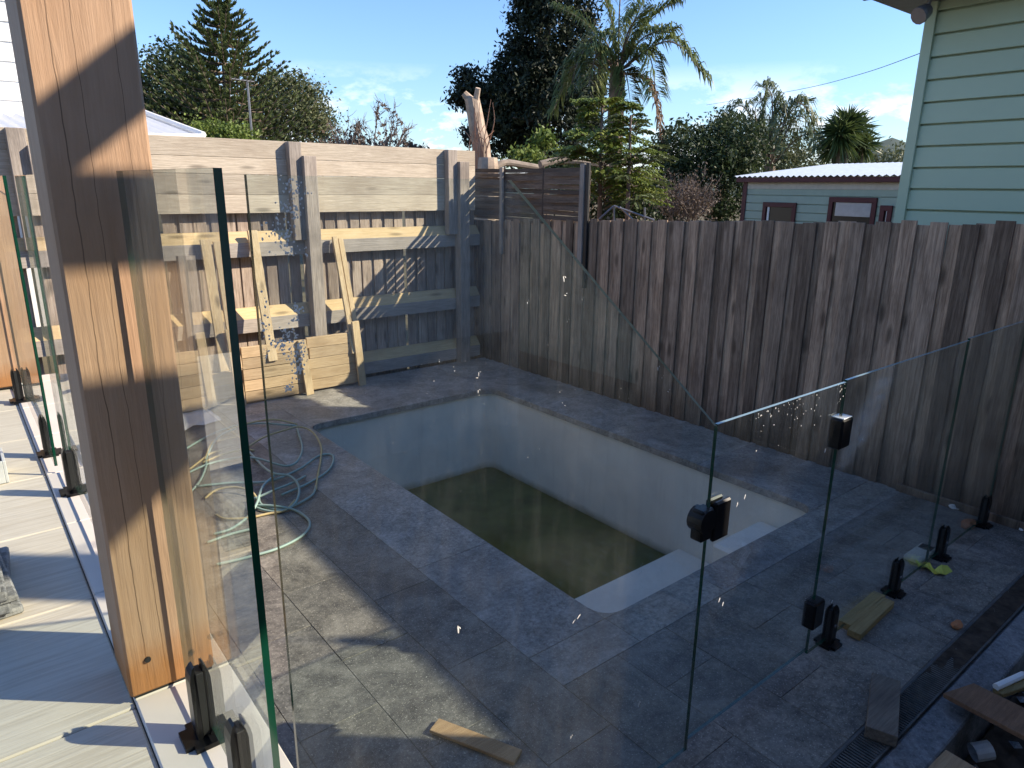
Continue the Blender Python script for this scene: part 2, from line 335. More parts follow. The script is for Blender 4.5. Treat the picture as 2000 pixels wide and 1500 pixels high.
# ridged pale pavers of the patio
m, n, b, o = newmat('ridged_paver')
wv = node(n, 'ShaderNodeTexNoise'); wv.inputs['Scale'].default_value = 1; wv.inputs['Detail'].default_value = 5; wv.inputs['Distortion'].default_value = .6
n.links.new(pos(n, (4, 90, 4)), wv.inputs['Vector']); nb = noise(n, pos(n), 5, 5, .6)
c = mixc(n, .4, ramp(n, wv.outputs[0], [(.35, (.52, .45, .36)), (.6, (.68, .61, .51))]), ramp(n, nb, [(.3, (.48, .41, .31)), (.7, (.62, .55, .44))]))
n.links.new(c, b.inputs['Base Color']); b.inputs['Roughness'].default_value = .7; bump(n, b, wv.outputs[0], .003, .6); M['ridge'] = m
# murky pool water
m, n, b, o = newmat('murky_water'); nz = noise(n, pos(n, (1, 1, 1), False), 3.5, 6, .7); fine = noise(n, pos(n, (1, 1, 1), False), 210, 1, .5)
c = mixc(n, ramp(n, fine, [(.66, (0,)*3), (.74, (.5,)*3)]), ramp(n, nz, [(.3, (.040, .052, .009)), (.7, (.098, .112, .026))]), (.16, .17, .10))
n.links.new(c, b.inputs['Base Color']); b.inputs['Roughness'].default_value = .09; b.inputs['IOR'].default_value = 1.33
bump(n, b, noise(n, pos(n, (1, 1, 1), False), 8, 2), .004, .12); M['water'] = m
M['l_dark'] = leafmat('leaf_dark', (.02, .032, .012), (.04, .06, .022), (.075, .10, .035))
M['l_pine'] = leafmat('leaf_pine', (.055, .075, .03), (.10, .13, .045), (.15, .18, .06))
M['l_euc'] = leafmat('leaf_euc', (.06, .075, .035), (.11, .125, .055), (.16, .165, .075))
M['l_bright'] = leafmat('leaf_bright', (.07, .11, .02), (.13, .18, .035), (.20, .24, .06))
M['l_feather'] = leafmat('leaf_feather', (.08, .12, .025), (.15, .20, .04), (.24, .27, .06))
M['l_palm'] = leafmat('leaf_palm', (.06, .085, .026), (.12, .155, .05), (.24, .25, .10), .4)
M['l_palmgrey'] = leafmat('leaf_palm_grey', (.06, .085, .04), (.11, .14, .065), (.18, .20, .10), .4)
M['l_cyp'] = leafmat('leaf_cypress', (.006, .012, .005), (.014, .022, .010), (.035, .048, .02), .6, .05)
M['l_cord'] = leafmat('leaf_cordyline', (.03, .05, .015), (.07, .10, .03), (.14, .17, .06), .4)
M['l_brown'] = leafmat('leaf_brown', (.08, .055, .04), (.13, .095, .07), (.19, .145, .11))
M['l_dead'] = leafmat('frond_dead', (.16, .09, .05), (.24, .15, .085), (.33, .22, .14))

# ------------------------------------------------------------------ layout numbers (metres; pool deck = 0)
ZP = .72                                             # patio level
PX0, PX1, PY0, PY1 = 2.12, 4.10, 1.915, 5.42           # pool
FX, FY = 4.80, 6.66                                    # boundary fences
WZ = -.86                                             # water

# ground: one sheet round the pool hole out to the horizon
def frame(x0, x1, y0, y1, a0, a1, b0, b1, z):
    V = [(x, y, z) for x in (x0, a0, a1, x1) for y in (y0, b0, b1, y1)]; F = []
    for i in range(3):
        for j in range(3):
            if (i, j) != (1, 1): F.append((i*4+j, i*4+j+4, i*4+j+5, i*4+j+1))
    return V, F
V, F = frame(-1500, 1500, -1500, 1500, PX0-.3, PX1+.3, PY0-.3, PY1+.3, -.26)
tag(mk('ground', V, F, M['earth']), kind='structure')
V, F = frame(.41, FX+.03, .845, 6.5, PX0-.02, PX1+.02, PY0-.02, PY1+.02, -.003)
deck = tag(mk('pool_deck', V, F, M['joint']), kind='structure')
mb = MB(); mb.box(.41, FX+.03, 6.49, 6.52, -.25, -.034); mb.build('deck_edge', M['conc'], deck)
# pavers in running bond, cut round the coping
TW, TL, JT, TH = .32, .64, .0022, .03
cx0, cx1, cy0, cy1 = PX0-.445, FX+.02, PY0-.195, 6.50
def put_tile(x0, x1, y0, y1, nm='paver', mt='tile'):
    if x1-x0 < .03 or y1-y0 < .03: return
    dz = random.uniform(-.0012, .0012)
    bx(nm, deck, M[mt], x0+JT/2, x1-JT/2, y0+JT/2, y1-JT/2, -(TH if mt == 'tile' else .052)+dz, dz, .0015)
col_edges = [cx0-TW*k for k in range(0, 5)][::-1]; col_edges[0] = .415
col_edges += [cx0+TW*k for k in range(1, 11)]; col_edges[-1] = cx1
for i in range(len(col_edges)-1):
    x0, x1 = col_edges[i], col_edges[i+1]
    y = .86-(i % 2)*TL/2+((1.775-.86) % TL) - TL
    while y < 6.5:
        a, c2 = max(y, .86), min(y+TL, 6.5)
        if x0 >= cx0-.001: c2 = min(c2, cy0)
        if a < c2: put_tile(x0, x1, a, c2)
        y += TL
# coping stones: near side, far side, both ends
ov = .025
for (x0, x1) in ((cx0, PX0+ov), (PX1-ov, cx1)):
    y = cy0; ys = [cy0, PY0+ov, 2.86, 3.76, 4.66, PY1-ov, 5.95, cy1]
    for a, c2 in zip(ys, ys[1:]): put_tile(x0, x1, a, c2, 'coping_stone', 'cope')
for (y0, y1) in ((cy0, PY0+ov), (PY1-ov, 5.95), (5.95, cy1)):
    xs = [PX0+ov, 2.80, 3.45, PX1-ov]
    for a, c2 in zip(xs, xs[1:]): put_tile(a, c2, y0, y1, 'coping_stone', 'cope')
# rounded inner corners of the coping
for cx, cy, sx, sy in ((PX0+ov, PY0+ov, 1, 1), (PX1-ov, PY0+ov, -1, 1), (PX0+ov, PY1-ov, 1, -1), (PX1-ov, PY1-ov, -1, -1)):
    rf = .11; P = [(cx+sx*.001, cy+sy*.001)]+[(cx+sx*(rf-rf*math.cos(t*math.pi/12)), cy+sy*(rf-rf*math.sin(t*math.pi/12))) for t in range(7)]
    if sx*sy < 0: P = P[::-1]
    k = len(P); V = [(x, y, -.0005) for x, y in P]+[(x, y, -.051) for x, y in P]
    mk('corner_piece', V, [tuple(range(k-1, -1, -1)), tuple(range(k, 2*k))]+[(i, (i+1) % k, k+(i+1) % k, k+i) for i in range(k)], M['cope'], deck, (cx, cy, 0))
# pool shell with rounded corners, open top
pool = thing('swimming_pool', ((PX0+PX1)/2, (PY0+PY1)/2, -1.5), 'small rectangular plunge pool with pale walls, half emptied, set in grey paving', 'pool')
def rrect(x0, x1, y0, y1, r, k=5):
    P = []
    for cx, cy, a0 in ((x1-r, y1-r, 0), (x0+r, y1-r, 90), (x0+r, y0+r, 180), (x1-r, y0+r, 270)):
        for i in range(k+1):
            a = math.radians(a0+90*i/k); P.append((cx+r*math.cos(a), cy+r*math.sin(a)))
    return P
R_ = rrect(PX0, PX1, PY0, PY1, .10); N_ = len(R_)
V = [(x, y, -.0525) for x, y in R_]+[(x, y, -1.35) for x, y in R_]+[(x*.98+.02*3.1, y*.98+.02*3.7, -1.45) for x, y in R_]
F = [((i+1) % N_, i, N_+i, N_+(i+1) % N_) for i in range(N_)]+[(N_+(i+1) % N_, N_+i, 2*N_+i, 2*N_+(i+1) % N_) for i in range(N_)]+[tuple(range(2*N_, 3*N_))]
mk('shell', V, F, M['plaster'], pool, pool.location, True)
bx('bench', pool, M['plaster'], PX0+.003, PX1-.003, PY0+.003, 2.98, -1.44, -.74, .02)
bx('step', pool, M['plaster'], 3.55, PX1-.004, PY0+.004, 2.33, -.735, -.24, .02)
tag(mk('pool_water', [(PX0+.004, PY0+.02, WZ), (PX1-.004, PY0+.02, WZ), (PX1-.004, PY1-.004, WZ), (PX0+.004, PY1-.004, WZ)], [(0, 1, 2, 3)], M['water']), kind='structure')

# patio, higher than the pool deck
patio = tag(bx('patio', None, M['joint'], -4, .405, -2.5, 5.42, -.2, ZP-.022, .004), kind='structure')
y = -.66
while y < 5.4:
    bx('edge_tile', patio, M['ptile'], .185, .412, y+.002, min(y+.59, 5.43)-.002, ZP-.02, ZP, .003); y += .59
for i in range(3):
    x1 = .1825-i*.6; y = -.71
    while y < 5.4:
        bx('paver', patio, M['ridge'], x1-.597, x1, y+.002, min(y+.6, 5.43)-.002, ZP-.03, ZP-.012, .004); y += .6
# right-hand path: drain channel and concrete strip, soil beyond
path = tag(bx('concrete_path', None, M['conc'], 1.85, FX, .625, .742, -.25, -.004, .006), kind='structure')
soil = []
gn = 46
V = []; F = []
for i in range(gn):
    for j in range(26):
        x = 1.6+i*.07; yy = -1.15+j*.07
        V.append((x, yy, -.17+.05*math.sin(x*5)*math.cos(yy*7)+random.uniform(-.022, .022)))
for i in range(gn-1):
    for j in range(25): F.append((i*26+j, (i+1)*26+j, (i+1)*26+j+1, i*26+j+1))
tag(mk('soil_bed', V, F, M['dirt'], smooth=True), kind='structure')
dr = thing('drain_grate', (3, .80, -.03), 'long slotted metal drain grate set in the paving at lower right', 'drain')
bx('channel', dr, M['conc'], 1.9, FX, .746, .856, -.045, -.02, .002)
for y0 in (.748, .846): bx('frame_bar', dr, M['grate'], 1.9, FX, y0, y0+.008, -.018, .001, .001)
mb = MB(); x = 1.91
while x < FX-.02: mb.box(x, x+.0065, .757, .845, -.012, -.001); x += .0145
tag(mb.build('slats', M['grate'], dr), kind='stuff')
V = []; F = []
for i in range(40):
    x = 2.75+i*(FX-2.76)/39
    for j in range(5): V.append((x, .757+j*.022, -.006+.0075*min(1, i/8)+random.uniform(-.003, .003)))
for i in range(39):
    for j in range(4): F.append((i*5+j, i*5+5+j, i*5+6+j, i*5+j+1))
mk('dirt_fill', V, F, M['dirt'], dr, dr.location, True)

# ------------------------------------------------------------------ posts and verandah
mp_ = thing('timber_post', (.277, 1.80, ZP), 'thick sawn timber post with orange stained foot, close at the left', 'post', 'verandah posts')
bx('post_shaft', mp_, M['post'], .177, .375, 1.70, 1.90, ZP+.006, 3.42, .006)
bx('foot_plate', mp_, M['blackm'], .185, .37, 1.705, 1.895, ZP, ZP+.006, .001)
for zz, xx in ((ZP+.075, .325), (ZP+.10, .225)):
    mb = MB(); mb.tube([(xx, 1.701, zz), (xx, 1.695, zz)], [.008, .007], 8); mb.build('bolt', M['blackm'], mp_)
p2 = thing('timber_post', (.17, 5.28, ZP), 'distant timber post with stained foot at the left edge behind the spigots', 'post', 'verandah posts')
bx('post_shaft', p2, M['post'], .07, .268, 5.18, 5.38, ZP+.006, 3.42, .006)
bx('foot_plate', p2, M['blackm'], .075, .262, 5.185, 5.375, ZP, ZP+.006, .001)
p3 = thing('timber_post', (3.1, -.1, -.1), 'tall timber post under the outer corner of the verandah roof', 'post', 'verandah posts')
bx('post_shaft', p3, M['post'], 3.0, 3.2, -.2, 0., -.2, 3.42, .006)
vr = thing('verandah_roof', (0, -.4, 3.45), 'timber framed verandah roof over the patio behind the viewer', 'verandah')
bx('front_beam', vr, M['pine_x'], -3.8, 3.2, -.10, .027, 3.51, 3.60, .004)
bx('rafter', vr, M['pine_x'], 1.975, 2.155, -.45, .75, 3.585, 3.615, .004)
bx('side_beam', vr, M['pine_x'], .18, .37, -.02, 5.45, 3.43, 3.60, .004)
bx('roof_sheet', vr, M['zinc'], -4, 3.1, -3.0, -.447, 3.585, 3.62, .004)
own = thing('house_wall', (0, -2.5, ZP), 'off white weatherboard house wall behind the viewer', 'house')
for k in range(18): box('weatherboard', own, M['offwhite'], (-.1, -2.44, ZP+.08+k*.155), (8.0, .02, .165), (math.radians(5), 0, 0), 0)
bx('wall_core', own, M['soffit'], -4.1, 3.9, -3.0, -2.47, -.2, 3.55, 0)
bx('corner_board', own, M['offwhite'], 3.86, 3.93, -2.50, -2.40, -.2, 3.55, .002)
cb = thing('overhead_cable', (4.8, -.7, 3.4), 'black overhead cable with a bulky connector strung above the side path', 'cable')
Ps = [(3.12, -.35, 3.62), (4.2, -.30, 3.5), (4.84, -.73, 3.4), (5.1, -.94, 3.385), (5.32, -1.12, 3.39), (5.43, -1.3, 3.45)]
mb = MB(); mb.tube(catmull(Ps, 5), .007, 5); mb.build('wire', M['blackm'], cb)
mb = MB(); mb.tube([(5.09, -.93, 3.385), (5.12, -.955, 3.385), (5.3, -1.11, 3.39), (5.33, -1.13, 3.39)], [.01, .035, .035, .01], 8); mb.build('connector', M['blackm'], cb)

# ------------------------------------------------------------------ frameless glass fence
TG = .012
def pane(name, poly, axis, c, gm, em, root):
    """poly: outline in (along, z); axis 'x' runs along X at Y=c, 'y' along Y at X=c"""
    k = len(poly); P = lambda s, z, o: (s, c+o, z) if axis == 'x' else (c+o, s, z)
    V = [P(s, z, -TG/2) for s, z in poly]+[P(s, z, TG/2) for s, z in poly]
    F = [tuple(range(k)), tuple(range(2*k-1, k-1, -1))]+[(i, (i+1) % k, k+(i+1) % k, k+i) for i in range(k)]
    tops = [2 if poly[i][1] > .9 and poly[(i+1) % k][1] > .9 and abs(poly[i][0]-poly[(i+1) % k][0]) > .05 else 1 for i in range(k)]
    return mk(name, V, F, [gm, em, M['edge_lit']], root, root.location, False, [0, 0]+tops)
def gpanel(loc, label, poly, axis, c, gm, em):
    r = thing('glass_barrier', loc, label, 'glass fence', 'frameless glass pool fence panels'); pane('pane', poly, axis, c, gm, em, r); return r
gp = .03
gB = gpanel((.30, 1.35, ZP), 'clear glass panel with thick green edge in front of the near timber post', [(1.02, ZP+gp), (1.675, ZP+gp), (1.675, 1.975), (1.02, 1.972)], 'y', .305, M['gA'], M['edge'])
gA = gpanel((.25, 2.7, ZP), 'glass panel just behind the near timber post on the cream tiles', [(1.93, ZP+gp), (3.43, ZP+gp), (3.43, 1.975), (1.93, 1.975)], 'y', .262, M['gA'], M['edge'])
gA2 = gpanel((.2, 4.3, ZP), 'farthest left glass panel reaching the distant timber post', [(3.47, ZP+gp), (5.16, ZP+gp), (5.16, 1.975), (3.47, 1.975)], 'y', .225, M['gA'], M['edge'])
gC = gpanel((1.1, 1.19, 0), 'tall glass panel with sloping raked top edge in front of the pool', [(.398, .03), (1.772, .03), (1.772, 1.247), (.945, 1.966), (.398, 1.966)], 'x', 1.188, M['gC'], M['edge'])
GY = 1.196
gate = thing('glass_gate', (2.2, GY, 0), 'frameless glass pool gate with black latch and hinges at the right', 'gate')
pane('pane', [(1.784, .06), (2.606, .06), (2.606, 1.250), (1.784, 1.250)], 'x', GY, M['gD'], M['edge'], gate)
gE = gpanel((3.2, GY, 0), 'low glass panel hinged to the gate, standing on two black spigots', [(2.615, .03), (3.846, .03), (3.846, 1.255), (2.615, 1.255)], 'x', GY+.004, M['gE'], M['edge'])
gF = gpanel((4.3, GY, 0), 'low glass panel at the far right ending against the paling fence', [(3.86, .03), (4.74, .03), (4.74, 1.262), (3.86, 1.262)], 'x', GY+.008, M['gD'], M['edge'])
# latch and hinges
bx('latch_plate', gate, M['black'], 1.792, 1.875, GY-.026, GY-.0065, .845, .985, .006)
bx('latch_plate', gate, M['black'], 1.792, 1.875, GY+.0065, GY+.02, .845, .985, .006)
mb = MB(); mb.tube([(1.757, GY-.026, .93), (1.757, GY+.03, .93)], [.042, .042], 14); mb.build('latch_knob', M['black'], gate)
bx('latch_body', gate, M['black'], 1.728, 1.787, GY-.024, GY+.024, .862, .972, .006)
for zc in (1.045, .235):
    h = bx('hinge', gate, M['black'], 2.572, 2.655, GY-.030, GY+.026, zc-.062, zc+.062, .007)
    bx('hinge_top_tone', gate, M['zinc' if zc > 1 else 'black'], 2.58, 2.647, GY-.027, GY+.023, zc+.0625, zc+.066, .001)  # thin added plate; pale metal on the upper hinge paints its shine
# spigots
def spigot_parts():
    bm = bmesh.new(); bmesh.ops.create_cube(bm, size=1)
    for v in bm.verts: v.co = Vector((v.co.x*.10, v.co.y*.10, v.co.z*.012+.006))
    bmesh.ops.bevel(bm, geom=[e for e in bm.edges if abs(e.verts[0].co.z-e.verts[1].co.z) > .005], offset=.018, segments=2, affect='EDGES')
    pl = bpy.data.meshes.new('base_plate'); bm.to_mesh(pl); bm.free(); pl.materials.append(M['black'])
    def jaw(s):
        b2 = MB(); pr = [(.008, .0), (.019, 0), (.022, .02), (.022, .15), (.019, .168), (.013, .181), (.008, .185)]
        k = len(pr); wv_ = [.021]*4+[.0195, .015, .013]
        V = [(-wv_[i], s*pr[i][0], pr[i][1]+.012) for i in range(k)]+[(wv_[i], s*pr[i][0], pr[i][1]+.012) for i in range(k)]
        F = [tuple(range(k)), tuple(range(2*k-1, k-1, -1))]+[(i, k+i, k+(i+1) % k, (i+1) % k) for i in range(k)]
        if s < 0: F = [f[::-1] for f in F]
        me = bpy.data.meshes.new('jaw'); me.from_pydata(V, [], F); me.materials.append(M['black']); me.update(); return me
    b3 = MB(); b3.tube([(0, -.0245, .10), (0, -.0215, .10)], [.008, .009], 8)
    sc = bpy.data.meshes.new('grub_screw'); sc.from_pydata(b3.v, [], b3.f); sc.materials.append(M['steel'])
    return pl, jaw(1), jaw(-1), sc, boxmesh(.037, .0158, .165, M['blackm'], .001)
SP = spigot_parts()
def spigot(x, y, z, rz, label):
    r = thing('glass_spigot', (x, y, z), label, 'spigot', 'black spigots under the glass fence'); r.rotation_euler.z = rz
    for nm, me in (('base_plate', SP[0]), ('jaw', SP[1]), ('jaw', SP[2]), ('grub_screw', SP[3]), ('gasket', SP[4])):
        o = bpy.data.objects.new(nm, me); COL.objects.link(o); o.parent = r
        if nm == 'gasket': o.location.z = .0965
Q = math.pi/2
spigot(.288, 1.475, ZP, Q, 'black spigot on the cream tiles right beside the near timber post')
spigot(.303, 1.245, ZP, Q, 'black spigot cut off by the bottom edge of the photo')
spigot(.252, 3.19, ZP, Q, 'black spigot on the left, nearest of the three beyond the near post')
spigot(.226, 3.74, ZP, Q, 'black spigot on the left, middle of the three beyond the near post')
spigot(.195, 4.82, ZP, Q, 'black spigot at the left edge beside the distant timber post')
spigot(2.80, GY, .0, 0, 'black spigot beside the green pine offcuts, nearest on the right')
spigot(3.455, GY, .0, 0, 'black spigot at the far end of the green pine offcuts')
spigot(4.03, GY, .0, 0, 'black spigot behind the yellow tape on the right')
spigot(4.66, GY, .0, 0, 'black spigot in the dark corner against the paling fence')
# dried splashes and drops on the raked panel
mb = MB()
def blob(px, py, r, el=1., ang=0., Y=1.181, flat=.4):
    c = gy(px, py, Y); n_ = 7; ca, sa = math.cos(ang), math.sin(ang)
    ring = []
    for k in range(n_):
        a = 2*math.pi*k/n_; u, v2 = r*math.cos(a)*random.uniform(.75, 1.2), r*el*math.sin(a)*random.uniform(.75, 1.2)
        ring.append((c[0]+u*ca-v2*sa, Y, c[2]+u*sa+v2*ca))
    mb.add(ring+[(c[0], Y-r*flat, c[2])], [(k, (k+1) % n_, n_) for k in range(n_)])
for k in range(170):
    t = random.random(); blob(565+14*math.sin(t*7)+random.gauss(0, 14), 350+150*t, random.uniform(.0008, .0022), random.uniform(1, 1.6))
for cx, cy, sx, sy, nn in ((565, 660, 18, 26, 60), (585, 690, 12, 22, 50), (578, 603, 9, 9, 22), (583, 720, 10, 18, 40), (563, 757, 7, 7, 22), (545, 672, 14, 16, 20), (576, 626, 7, 5, 9), (520, 640, 8, 60, 24)):
    for k in range(nn): blob(random.gauss(cx, sx*.6), random.gauss(cy, sy*.6), random.uniform(.0009, .0024), random.uniform(.8, 1.6), random.random()*3)
for k in range(60): blob(random.gauss(900, 160), random.gauss(800, 60), random.uniform(.0004, .0009))
for px, py, L, ang in ((1101, 545, .011, .25), (1104, 577, .006, 1.2), (1285, 720, .010, .1), (1293, 738, .005, 0), (1305, 765, .006, 1), (935, 730, .005, 0), (932, 738, .005, 1.4), (934, 765, .006, 0), (895, 1230, .016, .04), (1248, 1375, .016, -.25), (1250, 1120, .009, .1), (1252, 1105, .005, 0), (1130, 1205, .011, -.8), (1120, 1215, .008, -.7), (1030, 592, .004, 0), (1265, 1165, .009, -.4), (1115, 1440, .008, -.2), (1137, 585, .003, 0), (1108, 628, .003, 0)):
    blob(px, py, L*.15, 4.6, ang); blob(px+3, py-4, L*.10, 3, ang+.5)
tag(mb.build('splash_marks', M['grime'], gC), kind='stuff')
mb = MB()
for k in range(90): blob(random.uniform(1500, 1650), 0, .0001, 1, 0, GY-.0075) if False else None
for k in range(70):
    x_ = random.uniform(1470, 1655); blob(x_, 832-(x_-1398)*.365+random.expovariate(.05)+6, random.uniform(.0008, .0026), random.uniform(1, 1.6), 0, GY-.0072)
for px, py in ((1625, 1175), (1405, 1172), (1412, 1180), (1612, 880), (1440, 985), (1455, 970)): blob(px, py, .003, 3, -.3, GY-.0072)
tag(mb.build('splash_marks', M['grime'], gate), kind='stuff')

# ------------------------------------------------------------------ right paling fence (X = FX)
pf = thing('paling_fence', (FX, 3.5, -.1), 'long weathered brown paling fence in shade behind the pool', 'fence')
def ftop(y): return 1.665+(4.85-y)*.036
bx('rail', pf, M['fpost'], FX+.10, FX+.14, -1.5, 6.9, .25, .34); bx('rail', pf, M['fpost'], FX+.10, FX+.14, -1.5, 6.9, 1.22, 1.31)
y = -1.4; k = 0
while y < 6.72:
    wd = random.choice((.096, .1, .104)); t = round(ftop(y)+random.uniform(-.012, .012), 3)
    box('paling', pf, M['pal'], (FX+random.uniform(0, .004), y, (t-.12)/2), (.014, wd, t+.12), (random.uniform(-.006, .006), random.uniform(-.004, .004), random.uniform(-.03, .03)), .002)
    yb = y+.0825+random.uniform(-.01, .01); t = round(ftop(yb)+random.uniform(-.02, .004), 3)
    box('paling', pf, M['pal'], (FX+.018, yb, (t-.12)/2), (.014, .125, t+.12), (random.uniform(-.006, .006), 0, random.uniform(-.04, .04)), .002)
    y += .165+random.uniform(-.012, .012)
bx('plinth_board', pf, M['pal'], FX-.03, FX-.008, -1.5, 1.75, -.16, .05)
# woven screen above the far corner of that fence
sc_ = thing('woven_screen', (FX, 5.8, 1.6), 'dark woven slat screen raised above the fence corner', 'screen')
SY = [4.86, 5.50, 6.13, 6.72]
for k in range(13):
    z = 1.63+k*.0415; vv = []
    for j in range(25):
        yy = 4.83+j*(6.74-4.83)/24; ph = math.sin((yy-4.86)/.635*math.pi+(k % 2)*math.pi)
        vv.append((FX+.012+ph*.014+random.uniform(-.002, .002), yy, z+.006*math.sin(yy*2.1+k)+random.uniform(-.002, .002)))
    V = []; F = []
    for (a, b_, c_) in vv: V += [(a-.003, b_, c_-.0212), (a+.003, b_, c_-.0212), (a+.003, b_, c_+.0212), (a-.003, b_, c_+.0212)]
    for j in range(24):
        for q in range(4): F.append((j*4+q, j*4+(q+1) % 4, j*4+4+(q+1) % 4, j*4+4+q))
    F += [(3, 2, 1, 0), (96, 97, 98, 99)]
    mk('slat', V, F, M['screen'], sc_, (FX, 5.8, z))
for yy in SY[1:]: bx('upright', sc_, M['screen'], FX+.004, FX+.020, yy-.009, yy+.009, 1.60, 2.17, .003)
bx('post', sc_, M['fpost'], FX-.05, FX-.022, 6.10, 6.145, 1.25, 2.16)
bx('post', sc_, M['fpost'], FX-.045, FX-.017, 4.86, 4.92, 1.25, 2.175)
bx('post', sc_, M['blackm'], FX-.03, FX-.004, 4.815, 4.85, 1.02, 2.18)

# ------------------------------------------------------------------ left fence (Y = FY)
lf = thing('timber_fence', (2, FY, -.1), 'grey timber fence of wide planks above palings with fresh pine rails, at the left', 'fence')
zs = [1.702, 1.866, 2.040, 2.182, 2.340]
for k in range(4):
    for xa, xb in ((-3.2, .9), (.9, 2.72), (2.72, 4.74)):
        bx('plank', lf, M['plank'], xa+.002, xb-.002, FY-.09, FY-.055, zs[k]+.0008, zs[k+1]-.0008, .003)
x = -3.1
while x < 4.74:
    wd = random.choice((.10, .105, .095)); t = 1.74
    box('paling', lf, M['pal2'], (x, FY+random.uniform(0, .006), .80), (wd, .014, 1.9), (0, random.uniform(-.006, .006), random.uniform(-.04, .04)), .002)
    if random.random() < .85: box('paling', lf, M['pal2'], (x+.065, FY+.022, .80), (.1, .014, 1.9), None, .002)
    x += wd+random.choice((.012, .02, .03, .034))
for zb in (1.314, .612, .022):
    for xa, xb in ((-3.2, 2.70), (2.70, 4.785)):
        prof = [(FY-.015, zb), (FY-.115, zb), (FY-.115, zb+.128), (FY-.04, zb+.225), (FY-.015, zb+.225)]
        V = [(xx, yy, zz) for xx in (xa+.002, xb-.002) for yy, zz in prof]; k = 5
        F = [tuple(range(k-1, -1, -1)), tuple(range(k, 2*k))]+[(i, (i+1) % k, k+(i+1) % k, k+i) for i in range(k)]
        mk('rail', V, F, [M['rail_g'], M['rail_y']], lf, (xa, FY, zb), False, [1, 1, 0, 0, 1, 1, 0])
for xx in (-1.35, .55, 2.66, 4.40):
    bx('tall_post', lf, M['fpost'], xx-.075, xx+.045, FY-.175, FY-.092, 1.45, 2.335, .004)
    bx('short_post', lf, M['fpost'], xx+.04, xx+.165, FY-.225, FY-.118, -.15, 2.215, .004)
# loose timber leaning on that fence, and the low board stack
def lean(label, pts, wd, th, mat, nm='leaning_timber', pair=0):
    a, c2 = pts
    r = thing(nm, a, label, 'timber', 'loose timbers leaning on the left fence')
    beam('board', r, mat, a, c2, wd, th, (0, -1, 0))
    if pair: beam('board', r, mat, np.array(a)+(pair, .012, 0), np.array(c2)+(pair, .012, -.02), wd, th, (0, -1, 0))
lean('pair of pale battens leaning on the fence behind the thick green glass edge', (gy(440, 725, 6.28), gy(400, 468, 6.49)), .085, .03, M['pine_z'], pair=.11)
lean('pale batten leaning on the fence beside the left edge of the raked glass panel', (gy(533, 705, 6.28), gy(492, 450, 6.50)), .085, .03, M['pine_z'])
lean('pair of thin battens leaning on the shaded middle of the left fence', (gy(692, 690, 6.28), gy(653, 462, 6.49)), .05, .03, M['pine_z'], pair=.065)
lean('dark weathered dog-eared post leaning behind the left glass panel', (gy(385, 690, 6.33), gy(362, 500, 6.44)), .14, .07, M['fpost'])
st = thing('board_stack', (2.2, 6.3, 0), 'low stack of pale pine boards with uprights at the foot of the left fence', 'boards')
for k in range(5):
    z0 = .015+k*.105
    bx('board', st, M['pine_x'], 1.02, 1.60, 6.26, 6.295, z0+.03, z0+.132, .003)
    bx('board', st, M['pine_x'], 1.93, 2.52+.02*(k % 2), 6.29, 6.325, z0, z0+.100, .003)
    bx('board', st, M['pine_x'], 2.55+.02*(k % 2), 3.10, 6.30, 6.335, z0+.01, z0+.112, .003)
for xa, zt in ((1.60, .72), (1.85, .72), (2.50, .54), (3.06, .66)): beam('upright', st, M['pine_z'], (xa+.03, 6.255, .0), (xa-.01, 6.275, zt), .075, .03, (0, -1, 0))
pc = thing('paper_sheet', (1.35, 6.05, .005), 'crumpled pale sheet lying on the paving below the board stack', 'sheet')
V = []; F = []
for i in range(7):
    for j in range(5): V.append((1.12+i*.08, 5.8+j*.1+.02*i, .012+random.uniform(0, .03)))
for i in range(6):
    for j in range(4): F.append((i*5+j, i*5+j+5, i*5+j+6, i*5+j+1))
mk('sheet', V, F, M['offwhite'], pc, pc.location)

# ------------------------------------------------------------------ neighbour's green house (right)
HX, HY = 5.9, 2.51
gh = thing('green_house', (HX, 0, 0), 'pale green weatherboard house wall rising behind the fence at the right', 'house')
bx('wall_core', gh, M['green'], HX+.03, HX+.42, -9, HY-.02, -.2, 3.34, 0)
bx('unseen_back_block', gh, M['green'], HX+.43, HX+6, -9, .7, -.2, 3.34, 0)  # unseen block, set back so sunlight passes the end of the house
me = boxmesh(.024, 11.4, .144, M['green'], .004)
for k in range(22):
    link('weatherboard', me, gh, (HX+.012, HY-.07-5.7, .03+k*.1555), (0, math.radians(4.5), 0))
bx('corner_board', gh, M['green'], HX-.022, HX+.05, HY-.075, HY, -.2, 3.33, .003)
bx('soffit', gh, M['soffit'], 5.44, HX+.5, -9, 2.74, 3.285, 3.30, .0)
bx('fascia', gh, M['soffit'], 5.405, 5.438, -9, 2.76, 3.27, 3.40, .003)
bx('unseen_end_roof', gh, M['zinc'], 5.385, HX+.55, .75, 2.79, 3.402, 3.44, .004)  # thin unseen roof over the house end, shaped to let the sun by
mb = MB(); V = [(5.38, -9.02, 3.402), (5.38, .74, 3.402), (9.0, .74, 4.38), (9.0, -9.02, 4.38), (12.6, .74, 3.402), (12.6, -9.02, 3.402)]  # unseen main roof, pitch kept low so the sun clears it
mb.add(V+[(x, y, z+.03) for x, y, z in V], [(0, 3, 2, 1), (3, 5, 4, 2), (6, 7, 8, 9), (9, 8, 10, 11), (0, 1, 7, 6), (1, 2, 8, 7), (2, 4, 10, 8)])
mb.build('roof', M['zinc'], gh)
fl = thing('flood_light', (5.56, 2.36, 3.2), 'grey round floodlight under the eave of the green house', 'lamp')
c0 = gx(1803, 25, 5.56); d_ = np.array([-.55, .15, -.35]); d_ /= np.linalg.norm(d_)
